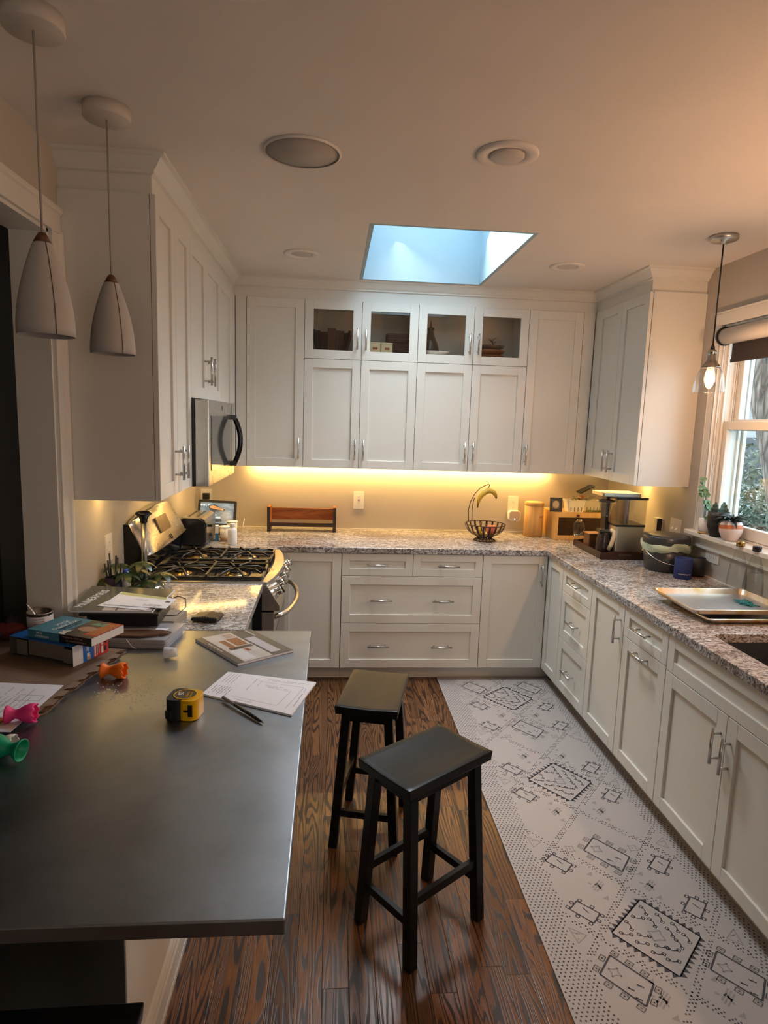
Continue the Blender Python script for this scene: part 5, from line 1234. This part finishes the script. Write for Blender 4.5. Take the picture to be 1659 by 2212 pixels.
# little clear measuring cup on its side
e = tag(empty('dosing_cup', (-.548, 2.066, CT+.0195), 0), 'small clear plastic dosing cup lying on its side near the papers', 'cup')
M = Matrix.Rotation(R_(88), 4, 'Y') @ Matrix.Rotation(0, 4, 'Z'); MB().lathe([(.0195, 0), (.0150, .040), (0, .040), (0, .0385), (.0138, .0385), (.0180, 0)], M=M, seg=32, cap=False).build('cup', FROST, e)
mb = MB(); [mb.tube([((.0196-.00011*z*1000/1000-.0045*z/.04)*math.cos(R_(t)), (.0196-.0045*z/.04)*math.sin(R_(t)), z) for t in range(195, 240, 8)], .0005, 4) for z in (.024, .028, .032)]; 
o = mb.build('print_marks', INK, e); o.data.transform(M)
# scalloped silicone egg cups
def eggcup(label, x, y, rz, col, tilt=90, s_=1.0, z=.0245):
    e = tag(empty('egg_cup', (x, y, CT+z*s_), rz), label, 'egg cup'); m_ = mat('silicone', col, .45)
    prof_ = [(.0225, 0), (.0215, .004), (.015, .014), (.0105, .022), (.0125, .030), (.0195, .042), (.0245, .055), (.0245, .066)]
    mb = MB(); seg = 48; rings = []
    for r, zz in prof_: rings.append([(r*math.cos(2*math.pi*i/seg), r*math.sin(2*math.pi*i/seg), zz) for i in range(seg)])
    rings.append([(.0232*math.cos(2*math.pi*i/seg), .0232*math.sin(2*math.pi*i/seg), .070+.0028*math.cos(8*2*math.pi*i/seg)) for i in range(seg)])
    V = [[mb.bm.verts.new(p) for p in r] for r in rings]
    for a, b in zip(V, V[1:]):
        for i in range(seg): f = mb.bm.faces.new((a[i], a[(i+1) % seg], b[(i+1) % seg], b[i])); f.smooth = True
    c = [mb.bm.verts.new((.010*math.cos(2*math.pi*i/seg), .010*math.sin(2*math.pi*i/seg), .024)) for i in range(seg)]; mb.bm.faces.new(c)
    bmesh.ops.transform(mb.bm, matrix=Matrix.Rotation(R_(tilt), 4, 'Y') @ Matrix.Scale(s_, 4), verts=mb.bm.verts)
    mb.build('cup', m_, e, solid=.0018, norm=False); return e
eggcup('orange scalloped silicone egg cup lying on its side beside the torn cardboard', -.694, 1.905, R_(-2), (.86, .17, .008))
eggcup('pink scalloped silicone egg cup lying on its side on the printed sheet', -.825, 1.598, R_(8), (.80, .045, .24), 90, 1.0, .031)
eggcup('green silicone egg cup lying with its round foot towards the camera, at the left edge', -.705, 1.425, R_(170), (.0, .28, .135), 86, 1.12, .0245)
eggcup('white silicone egg cup lying behind the green one', -.802, 1.478, R_(-4), (.72, .70, .66), 90, .80)
# torn cardboard, printed sheet
r3 = random.Random(5); pts = [(-1.30, 1.62), (-.770, 1.648)]; A_ = [(-.758, 1.665), (-.755, 1.765), (-.735, 1.86), (-.715, 1.96), (-.700, 2.05), (-.690, 2.122)]
for p, q in zip(A_, A_[1:]):
    for k in range(5): t_ = k/5; pts.append((p[0]+(q[0]-p[0])*t_+r3.uniform(-.007, .006), p[1]+(q[1]-p[1])*t_))
pts += [A_[-1], (-.95, 2.17), (-1.30, 2.28)]
e = tag(empty('cardboard', (0, 0, CT)), 'flattened brown cardboard with a torn corrugated edge, under the books', 'cardboard')
MB().prism(pts, 0, .0025).build('lower_liner', CARDB, e)
mb = MB(); ed = pts[2:-3]; n = len(ed)
for i in range(n-1):
    for s_ in range(6):
        t0, t1 = s_/6, (s_+1)/6; a = Vector(ed[i]).lerp(Vector(ed[i+1]), t0); b = Vector(ed[i]).lerp(Vector(ed[i+1]), t1); za, zb = (.003, .0068) if s_ % 2 else (.0068, .003)
        mb.face([(a.x-.002, a.y, za), (b.x-.002, b.y, zb), (b.x-.045, b.y, zb), (a.x-.045, a.y, za)])
mb.build('fluting', wood('torn_flute', (.30, .19, .12), (.20, .12, .07), (30, 30, 30), .8), e, norm=False)
ins = [(x-.016 if 1 < i < len(pts)-3 else x, y) for i, (x, y) in enumerate(pts)]; MB().prism(ins, .0072, .0095).build('upper_liner', CARDB, e)
mb = MB()
for k in range(7):
    p = Vector(ed[3*k+2]); mb.face([(p.x-.03, p.y-.02, .0097), (p.x-.02, p.y+.03, .0100), (p.x+.006, p.y+.02, .013), (p.x+.004, p.y-.01, .0115)])
mb.build('torn_flap', wood('torn_paper_layer', (.30, .21, .15), (.22, .14, .09), (20, 20, 20), .8), e, norm=False)
CZ = CT+.0100
psc = [(-1.02, 1.560), (-.790, 1.545), (-.776, 1.826), (-1.005, 1.850)]
e = tag(empty('printed_sheet', (0, 0, CZ)), 'white printed form with handwriting lying on the cardboard at the left edge', 'paper'); MB().prism(psc, .0, .0012).build('sheet', PAPER, e)
ln_ = [(.55, .08+.0*k, .55, .60, .0014, .0012) for k in range(1)]+[(.08+.07*k, .05, .08+.07*k, .9 if k % 2 else .7, .0014, .0010) for k in range(11)]+[(.62,.62,.92,.62,.0012,0),(.62,.74,.92,.74,.0012,0),(.62,.62,.62,.74,.0012,0),(.92,.62,.92,.74,.0012,0)]
scribbles('print', psc, .0014, 8, ln_, e, INK)
mb = MB(); on_quad(mb, psc, .00145, .70, .80, .14, .26, mat('red_logo', (.45, .08, .03), .5)); on_quad(mb, psc, .00146, .62, .69, .18, .24, mat('brown_logo', (.35, .12, .05), .5)); mb.build('logo', None, e, norm=False)
# big open-ended blue and red carton
u_ = Vector((-.803, 1.964)); vdir = (Vector((-1.045, 2.070))-u_).normalized(); wdir = (Vector((-.735, 2.092))-u_); wl = wdir.length; wdir.normalize(); wdir = Vector((-vdir.y, vdir.x)) * (1 if Vector((-vdir.y, vdir.x)).dot(wdir) > 0 else -1)
M = Matrix(((vdir.x, wdir.x, 0, u_.x), (vdir.y, wdir.y, 0, u_.y), (0, 0, 1, CZ+.0005), (0, 0, 0, 1)))
e = tag(empty('product_carton', (0, 0, 0)), 'blue, white and red open-ended cardboard carton lying on the cardboard, under the paperback', 'carton')
BL = mat('carton_blue', (.012, .14, .50), .35); RD = mat('carton_red', (.55, .035, .025), .35); KR = wood('kraft_inside', (.10, .085, .065), (.08, .07, .055), (8, 8, 8), .8)
Lc, Wc, Hc = .262, .150, .066; mb = MB()
mb.mat(KR).box(0.0, Lc, .0, Wc, 0, .002, M); mb.box(.002, Lc, Wc-.002, Wc, .002, Hc-.002, M); mb.box(Lc-.002, Lc, .0, Wc-.002, .002, Hc-.002, M); mb.box(.0, .002, .0, Wc, .002, Hc-.002, M)
mb.mat(BL).box(.0, Lc, .0, Wc, Hc-.002, Hc, M); 
Pm = mat('carton_white', (.72, .72, .74), .4)
for (a, b, m_) in ((0, .040, Pm), (.040, .085, BL), (.085, .150, RD)): mb.mat(m_).box(-.0012, 0, a, b, 0, Hc, M)
mb.build('shell', None, e)
mb = MB().mat(mat('kraft_flap', (.19, .155, .12), .8)); mb.box(.012, .05, .010, .012, .004, .050, M); mb.box(.05, .20, .016, .018, .006, .058, M); mb.box(.20, .245, .010, .012, .004, .054, M); mb.build('inner_flap', None, e)
mb = MB().mat(Pm)
for a, b, z0, z1 in ((.088,.094,.004,.06),(.098,.101,.006,.056),(.106,.109,.01,.052),(.118,.126,.006,.03),(.118,.126,.034,.060),(.052,.054,.034,.056),(.057,.059,.034,.056),(.062,.064,.030,.056)): mb.box(-.0018, -.0013, a, b, z0, z1, M)
mb.mat(mat('hand_picture', (.55, .30, .20), .5)); mb.box(-.0018, -.0013, .056, .072, .003, .018, M); mb.mat(Pm); mb.box(-.0020, -.0014, .056, .068, .014, .026, M); mb.mat(BLK); mb.box(-.0020, -.0014, .132, .140, .010, .026, M); mb.box(-.0020, -.0014, .134, .142, .036, .058, M); mb.build('side_print', None, e)
text('10', .030, Pm, e, M @ Matrix.Translation((.040, .030, Hc+.0004)) @ Matrix.Rotation(R_(125), 4, 'Z'))
# paperback
u_ = Vector((-.745, 1.962)); vdir = (Vector((-.990, 2.060))-u_).normalized(); wdir = Vector((vdir.y, -vdir.x)); wdir = wdir if wdir.y > 0 else -wdir
ZB = CZ+Hc+.0012
M = Matrix(((vdir.x, wdir.x, 0, u_.x), (vdir.y, wdir.y, 0, u_.y), (0, 0, 1, ZB), (0, 0, 0, 1)))
e = tag(empty('paperback_book', (0, 0, 0)), 'teal, black and orange-red paperback lying on top of the blue and red carton', 'book')
Lb, Wb, Hb = .252, .150, .027; TEAL = mat('cover_teal', (.055, .20, .27), .6); OR = mat('cover_orange_red', (.36, .040, .012), .6)
MB().box(.0, Lb-.002, .003, Wb-.001, .001, Hb-.001, M).build('pages', mat('page_block', (.66, .64, .60), .8), e)
mb = MB()
for z0, z1 in ((0, .0009), (Hb-.0009, Hb)):
    mb.mat(TEAL).box(.125, Lb, 0, Wb, z0, z1, M); mb.mat(BLK).box(.055, .125, 0, Wb, z0, z1, M); mb.mat(OR).box(0, .055, 0.02, Wb, z0, z1, M); mb.mat(BLK).box(0, .055, 0, .02, z0, z1, M)
mb.mat(TEAL).box(.125, Lb, 0, .0015, .0009, Hb-.0009, M); mb.mat(BLK).box(0, .125, 0, .0015, .0009, Hb-.0009, M)
sk_ = mat('printed_skin', (.36, .20, .13), .5); mb.mat(sk_).prism([(x, y) for x, y in [(.075+.034*math.cos(R_(t)), .070+.022*math.sin(R_(t))) for t in range(0, 360, 20)]], Hb+.0001, Hb+.0003, M)
mb.mat(mat('printed_green', (.05, .22, .16), .4)).prism([(.10, .110), (.085, .135), (.065, .120), (.05, .140), (.045, .105)], Hb+.0001, Hb+.0003, M)
mb.mat(mat('printed_cream', (.6, .55, .45), .5)).prism([(.120, .0), (.138, .012), (.128, .018), (.142, .034), (.126, .03), (.112, .05), (.114, .02), (.105, .0)], Hb+.0001, Hb+.0003, M)
for k in range(5): mb.mat(mat('printed_yellow', (.55, .30, .08), .5) if k == 0 else bpy.data.materials['printed_yellow']).prism([(.008+.009*k, .03), (.011+.009*k, .03), (.011+.009*k, .140), (.008+.009*k, .140)], Hb+.0001, Hb+.0002, M)
mb.build('cover', None, e)
cr = Matrix.Rotation(R_(180), 4, 'Z')
text('NICK', .024, Pm, e, M @ Matrix.Translation((.196, .088, Hb+.0004)) @ Matrix.Rotation(R_(90), 4, 'Z'))
text('OFFERMAN', .021, Pm, e, M @ Matrix.Translation((.172, .075, Hb+.0004)) @ Matrix.Rotation(R_(90), 4, 'Z'))
text('WHERE the DEER and', .011, BLK, e, M @ Matrix.Translation((.155, .080, Hb+.0004)) @ Matrix.Rotation(R_(90), 4, 'Z')); text('the ANTELOPE PLAY', .010, BLK, e, M @ Matrix.Translation((.143, .080, Hb+.0004)) @ Matrix.Rotation(R_(90), 4, 'Z'))
Ms = M @ Matrix(((-1,0,0,0),(0,0,-1,0),(0,1,0,0),(0,0,0,1)))     # spine frame: text x runs towards -v, up = z
text('NICK', .010, Pm, e, Ms @ Matrix.Translation((-.205, .019, .0003)), align='CENTER'); text('OFFERMAN', .011, Pm, e, Ms @ Matrix.Translation((-.195, .008, .0003)))
text('WHERE the DEER and', .0085, sk_, e, Ms @ Matrix.Translation((-.072, .019, .0003))); text('the ANTELOPE PLAY', .0085, sk_, e, Ms @ Matrix.Translation((-.060, .008, .0003)))
# tin can with a spoon, dark knitted bundle
e = tag(empty('tin_can', (-1.032, 2.262, CZ)), 'open tin can with a white label, behind the paperback', 'can')
mb = MB(); mb.lathe([(.043, 0), (.0435, .004), (.042, .006), (.042, .084), (.0435, .086), (.0435, .089), (.041, .089), (.0405, .006), (0, .006)], seg=40, cap=False); mb.build('tin', STEEL, e)
MB().lathe([(.0424, .010), (.0424, .078)], seg=40, cap=False).build('label', PAPER, e, solid=.0004)
mb = MB()
for i in range(6): mb.tube([(.0430*math.cos(R_(t)), .0430*math.sin(R_(t)), .070-.008*i) for t in range(-96, -40-6*(i % 3), 8)], .0009, 4)
mb.build('label_print', mat('rust_ink', (.35, .12, .06), .6), e)
MB().lathe([(0, .0065), (.040, .0065), (.040, .03), (0, .03)], seg=32).build('contents', mat('dark_contents', (.05, .035, .025), .5), e)
sp = tag(MB().tube([(-1.022, 2.255, CZ+.032), (-1.045, 2.250, CZ+.085), (-1.062, 2.246, CZ+.115), (-1.068, 2.244, CZ+.122)], [.003, .0035, .006, .0045], 10, flat=.35).build('spoon', CHROME), 'metal spoon standing in the open tin can', 'spoon')
e = tag(empty('knit_glove', (-1.155, 2.20, CZ)), 'dark red and black bundle of cloth beside the tin can', 'cloth')
for nm, cc, c, s_ in (('red_cloth', (.10, .012, .012), (.03, .02, .030), (1.2, .8, .55)), ('black_cloth', (.012, .011, .014), (-.03, -.03, .028), (1.2, .9, .5)), ('black_cuff', (.014, .013, .016), (.035, .045, .055), (.55, .5, .4))):
    mb = MB(); mb.sphere(c, .055, *s_, seg=24)
    for v in mb.bm.verts: v.co += Vector((rnd.uniform(-.003, .003), rnd.uniform(-.003, .003), rnd.uniform(-.003, .003))); v.co.z = max(v.co.z, .0005)
    mb.build(nm, fabric('knit_'+nm, cc, .9, 300), e)
# paper stack in a clear sleeve
e = tag(empty('paper_stack', (0, 0, CT)), 'stack of papers in clear sleeves on the metal worktop, under the black box', 'papers')
c0 = [(-.795, 2.168), (-.563, 2.150), (-.540, 2.338), (-.790, 2.345)]
SL = mat('clear_sleeve', (.60, .60, .66), .15, alpha=.30)
PG = mat('grey_papers', (.36, .34, .33), .7); mb = MB()
for k in range(9):
    o_ = rnd.uniform(-.003, .003); mb.mat(PG if k % 3 else mat('tan_paper', (.38, .27, .17), .7)).prism([(x*(1)+(.008 if x < -.7 else -.010)+o_, y+(.006 if y < 2.25 else -.006)+o_) for x, y in c0], .0008+.0033*k, .0008+.0033*k+.0029)
mb.build('sheets', None, e); MB().prism(c0, .0002, .0325).build('sleeve', SL, e)
mb = MB(); mb.tube([(-.700, 2.156, .0335), (-.690, 2.152, .022), (-.680, 2.151, .008), (-.665, 2.149, .002)], .0013, 6); mb.build('elastic', WHT, e)
tag(MB().prism([(-.79, 2.20), (-.60, 2.185), (-.585, 2.27), (-.78, 2.30)], CT+.0332, CT+.0342).build('letter', PAPER), 'white folded sheet sticking out under the black box', 'paper')
e = tag(empty('kraft_envelope', (0, 0, CT+.0348)), 'dark brown kraft paper strip across the sleeved papers', 'envelope')
mb = MB(); mb.prism([(-.782, 2.175), (-.66, 2.166), (-.575, 2.195), (-.560, 2.215), (-.60, 2.235), (-.775, 2.225)], 0, .008); mb.build('sheet', wood('dark_kraft', (.12, .055, .028), (.09, .04, .02), (10, 10, 10), .5), e, bevel=.003)
tag(MB().prism([(-.85, 2.375), (-.59, 2.365), (-.572, 2.50), (-.84, 2.56)], CT, CT+.030).build('newspaper_pile', mat('newsprint', (.34, .28, .22), .8)), 'pile of folded newsprint behind the sleeved papers, under the black box', 'papers')
# black box, magazine, envelopes
ZK = CT+.0432
e = tag(empty('black_box', (0, 0, ZK)), 'black leather-look box lying on the paper stack, topped with mail', 'box')
MB().prism([(-.872, 2.262), (-.622, 2.262), (-.628, 2.47), (-.865, 2.475)], .0, .040).build('base', BLT, e, bevel=.003)
MB().prism([(-.895, 2.250), (-.616, 2.252), (-.623, 2.48), (-.885, 2.485)], .0405, .052).build('lid', BLT, e, bevel=.003)
ZM = ZK+.0525
mc = [(-.930, 2.262), (-.640, 2.258), (-.632, 2.560), (-.975, 2.600)]
e = tag(empty('magazine', (0, 0, ZM)), 'glossy grey-green magazine with white masthead on the black box', 'magazine'); MB().prism(mc, 0, .006).build('pages', PAPER, e)
mb = MB(); on_quad(mb, mc, .0062, 0, 1, 0, 1, mat('cover_olive', (.075, .080, .065), .2)); on_quad(mb, mc, .0063, .38, .98, .02, .30, mat('cover_pink_white', (.46, .40, .41), .3)); on_quad(mb, mc, .0064, .54, .56, .0, .28, DARKW); mb.build('cover', None, e, norm=False)
text('MINNEAPOLIS', .046, PAPER, e, frame_from((-.905, 2.42, .0066), (.10, 1, 0), (-1, .1, 0)), font_x=.80)
for k, (cs, z, lab) in enumerate((([(-.855, 2.318), (-.668, 2.268), (-.628, 2.38), (-.820, 2.440)], .0068, 'lower white envelope on the magazine'), ([(-.835, 2.330), (-.598, 2.283), (-.590, 2.405), (-.825, 2.50)], .0088, 'upper white envelope with printed postage and a yellow strip'))):
    e = tag(empty('envelope', (0, 0, ZM)), lab, 'envelope'); MB().prism(cs, z, z+.0015).build('paper', PAPER, e)
    if k:
        mb = MB(); on_quad(mb, cs, z+.0017, .02, .85, .80, .99, mat('pale_yellow_label', (.52, .52, .22), .6)); on_quad(mb, cs, z+.0017, .88, .96, .55, .72, INK); mb.build('label', None, e, norm=False)
        ln_ = [(.60, .25-.06*j, .90, .25-.06*j, .0024, .0008) for j in range(3)]+[(.35, .62-.05*j, .60, .62-.05*j, .0012, .0006) for j in range(3)]+[(.72, .66, .86, .66, .0012, .0004), (.72, .60, .84, .60, .0012, .0004), (.36, .06, .5, .06, .002, .002)]
        scribbles('address_print', cs, z+.0018, 4, ln_, e, mat('mail_ink', (.14, .09, .10), .6))
tag(MB().tube([(-.628, 2.40, ZM+.006), (-.590, 2.44, ZM+.012), (-.560, 2.43, ZM+.004), (-.548, 2.38, ZM-.014), (-.570, 2.33, ZM-.030), (-.612, 2.315, ZM-.0285)], .0018, 6).build('cord_loop', BLK), 'thin black cord loop hanging off the right side of the mail pile', 'cord')
# crumbs
mb = MB(); r4 = random.Random(11)
for i in range(150):
    x, y = r4.gauss(-.575, .055), r4.gauss(1.80, .05)
    if abs(x+.575) < .2: s_ = r4.uniform(.0006, .0014); mb.box(x-s_, x+s_, y-s_, y+s_, CT-.0003, CT+s_)
o = mb.build('crumbs', mat('white_crumbs', (.75, .72, .62), .7)); tag(o, 'scatter of tiny white crumbs on the metal worktop by the orange cup', 'crumbs', kind='stuff')
# ================================================================ INSIDE THE GLASS CABINETS
GZ = UZM+.0125
e = tag(empty('slatted_bucket', (-.020, 4.49, GZ)), 'dark wooden slatted bucket behind the leftmost glass door', 'bucket'); 
for k in range(14):
    a0, a1 = R_(360/14*k), R_(360/14*(k+1)-1.2); mb = MB(); h = .170+.012*((k*5) % 3)
    mb.prism([(.095*math.cos(a0), .095*math.sin(a0)), (.095*math.cos(a1), .095*math.sin(a1)), (.085*math.cos(a1), .085*math.sin(a1)), (.085*math.cos(a0), .085*math.sin(a0))], 0, h)
    for v in mb.bm.verts:
        f_ = 1+.45*v.co.z/h; v.co.x *= f_; v.co.y *= f_
    mb.build('stave', wood('stave_%d' % (k % 3), ((.07, .03, .018), (.13, .055, .03), (.05, .022, .015))[k % 3], (.04, .02, .012), (10, 10, 40)), e)
MB().lathe([(0, .001), (.084, .001), (.084, .008), (0, .008)], seg=28).build('bottom', DARKW, e)
CRM = mat('cream_tin', (.50, .44, .28), .4)
for k, x in enumerate((.268, .350)):
    e = tag(empty('recipe_tin', (x, 4.392, GZ), R_(2)), ('cream tin box with a printed motif, the left one of the pair behind glass', 'cream tin box with a printed motif, the right one, beside the woven baskets')[k], 'tin')
    MB().box(-.039, .039, -.04, .04, 0, .104).build('box', CRM, e, bevel=.003); MB().box(-.040, .040, -.041, .041, .1045, .114).build('lid', CRM, e, bevel=.002)
    mb = MB(); [mb.prism(circ(q, .074, .009, 14), 0, .0006, frame_from((0, -.0406, 0), (1, 0, 0), (0, 0, 1))) for q in (-.006, .010)]; mb.build('motif', mat('red_brown_print', (.22, .06, .03), .5), e)
WICK = wood('dark_wicker', (.10, .04, .03), (.05, .02, .015), (60, 60, 60), .7)
for k in range(3):
    e = tag(empty('wicker_basket', (.435, 4.50, GZ+.064*k)), ('bottom', 'middle', 'topmost')[k]+' dark wicker basket of the stack behind the second glass door', 'basket', 'stacked wicker baskets')
    mb = MB(); ww = .085-.004*k; 
    for j in range(7): mb.tube([(x, y, .004+.0088*j) for x, y in rrect(-ww, ww, -.07, .07, .02, 4)], .0042, 6, closed=True)
    mb.prism(rrect(-ww, ww, -.07, .07, .02, 4), .0, .004); mb.build('weave', WICK, e)
e = tag(empty('ceramic_bottle', (.668, 4.50, GZ+.0)), 'dark glazed ceramic bottle with pointed stopper behind the third glass door', 'bottle')
MB().lathe([(0, 0), (.050, 0), (.062, .012), (.061, .100), (.053, .135), (.032, .180), (.020, .210), (.019, .232), (.025, .238), (.023, .246), (0, .246)], seg=40).build('body', mat('dark_olive_glaze', (.050, .042, .030), .15), e)
MB().lathe([(.009, .246), (.006, .265), (.003, .295), (0, .305)], seg=16).build('stopper', COPPW, e)
e = tag(empty('platter', (.69, 4.382, GZ)), 'white oval platter lying in front of the dark bottle', 'plate'); MB().lathe([(0, .0), (.05, .0), (.055, .045), (.098, .070), (.096, .073), (.052, .050), (0, .048)], seg=40, sy=.55, cap=False).build('dish', WHT, e)
for k in range(4):
    r = (.108, .114, .120, .116)[k]; e = tag(empty('wooden_bowl', (1.075, 4.47, GZ+.034*k), R_(12*k)), ('lowest', 'second lowest', 'second highest', 'highest')[k]+' brown wooden bowl of the stack behind the rightmost glass door', 'bowl', 'stacked wooden bowls')
    MB().lathe([(0, 0), (r*.55, 0), (r*.9, .016), (r, .032), (r-.004, .0325), (r*.85, .019), (0, .004)], seg=40, cap=False).build('bowl', WALNUT if k != 3 else mat('dark_rim_bowl', (.05, .03, .022), .3), e)
e = tag(empty('dried_branch', (1.125, 4.55, GZ)), 'thin dried flower stem standing behind the stacked bowls', 'flower'); mb = MB(); mb.tube([(0, 0, 0), (.004, 0, .10), (.0, 0, .19)], .0013, 5)
for k in range(14): a = R_(26*k); mb.tube([(0, 0, .155+.002*k), (.03*math.cos(a), .012*math.sin(a), .18+.002*k)], .0012, 4)
mb.build('stem', DARKW, e)
# ================================================================ OUTDOORS
GR = wood('lawn_ground', (.035, .055, .022), (.06, .06, .035), (3, 3, 3), .9)
struct(MB().box(2.5, 30, -6, 34, -.75, -.7).build('ground', GR))
e = tag(empty('tree', (4.05, 4.85, -.7)), 'thick rough-barked tree trunk outside the window', 'tree')
bark = mat('rough_bark', (.2, .17, .15), .9); t = NT(bark); v = t.coord(); n = t.noise(t.mapping(v, (1, 1, .28)), 16, 6, .7, .6); n2 = t.n('ShaderNodeTexVoronoi', feature='DISTANCE_TO_EDGE'); t.l(t.mapping(v, (1, 1, .30)), n2.inputs[0]); n2.inputs['Scale'].default_value = 15
hgt = t.math('ADD', t.math('MULTIPLY', n2.outputs[0], 1.6), n); t.l(t.ramp(hgt, [(.45, (.045, .032, .024)), (.8, (.17, .125, .095)), (1.15, (.27, .21, .17))]), t.b.inputs['Base Color']); t.bump(hgt, .9, .05)
mb = MB(); mb.tube([(.05, -.45, 0), (.04, -.35, .6), (.03, -.12, 1.6), (.0, .27, 2.6), (-.05, .66, 3.4), (-.12, 1.2, 5.2)], [.58, .46, .42, .41, .40, .36], 40)
mb.build('trunk', bark, e)
SID = mat('grey_siding', (.42, .41, .39), .7); t = NT(SID); s_n = t.n('ShaderNodeSeparateXYZ'); t.l(t.coord(), s_n.inputs[0]); fz = t.math('FRACT', t.math('DIVIDE', s_n.outputs[2], .18)); t.l(t.ramp(fz, [(0, (.16, .16, .15)), (.08, (.44, .43, .41)), (1, (.40, .39, .37))]), t.b.inputs['Base Color'])
e = tag(empty('neighbouring_house', (12, 17, -.7)), 'pale grey sided house with white eaves seen through the window', 'building')
MB().box(-6, 6, 0, 6, 0, 3.35).build('wall', SID, e); MB().box(-6.4, 6.4, -.5, 6.4, 3.35, 3.5).build('eaves', WHT, e)
MB().box(-6.4, 6.4, .2, 6.4, 3.505, 3.56).build('roof', mat('grey_shingles', (.13, .125, .12), .9), e)
MB().box(-.5, .5, -.03, 0, 1.0, 2.3).build('window', mat('dark_window', (.05, .06, .07), .1), e)
def shrub(label, c, r, n, seed, cols, leaf=.035):
    e = tag(empty('shrub', (c[0], c[1], -.7)), label, 'shrub'); rr = random.Random(seed)
    mb = MB()
    for k in range(9): a = R_(40*k); mb.tube([(0, 0, 0), (.3*r[0]*math.cos(a), .3*r[1]*math.sin(a), r[2]*.9), (.7*r[0]*math.cos(a), .7*r[1]*math.sin(a), r[2]*1.5)], [.03, .02, .006], 6)
    mb.build('branches', bark, e)
    mb = MB(); ms = [wood('shrub_leaf_%d_%d' % (seed, i), cc, tuple(x*.7 for x in cc), (9, 9, 9), .6) for i, cc in enumerate(cols)]
    for i in range(n):
        u = rr.random()**.5; th = rr.uniform(0, 6.283); ph_ = math.acos(rr.uniform(-1, 1)); p = Vector((r[0]*u*math.sin(ph_)*math.cos(th), r[1]*u*math.sin(ph_)*math.sin(th), r[2]*(1+u*math.cos(ph_)*.98)+.05))
        a, b = Vector((rr.gauss(0, 1), rr.gauss(0, 1), rr.gauss(0, .6))).normalized(), Vector((rr.gauss(0, 1), rr.gauss(0, 1), rr.gauss(0, 1))).normalized(); b = a.cross(b).normalized()
        l = leaf*rr.uniform(.6, 1.5); mb.mat(ms[rr.choice([0, 0, 1, 2]) % len(ms)]); mb.face([p-a*l, p-b*l*.3, p+a*l, p+b*l*.3])
    mb.build('foliage', None, e, norm=False); return e
shrub('feathery grey-green conifer shrub outside the lower window pane', (6.2, 8.2), (1.9, 1.5, 1.18), 9000, 2, [(.10, .125, .075), (.15, .165, .11), (.055, .075, .042)], .05)
shrub('darker green shrub low outside the window, in front of the conifer', (4.35, 6.9), (1.0, .55, .62), 5200, 3, [(.03, .075, .035), (.05, .11, .055), (.16, .10, .05)], .035)
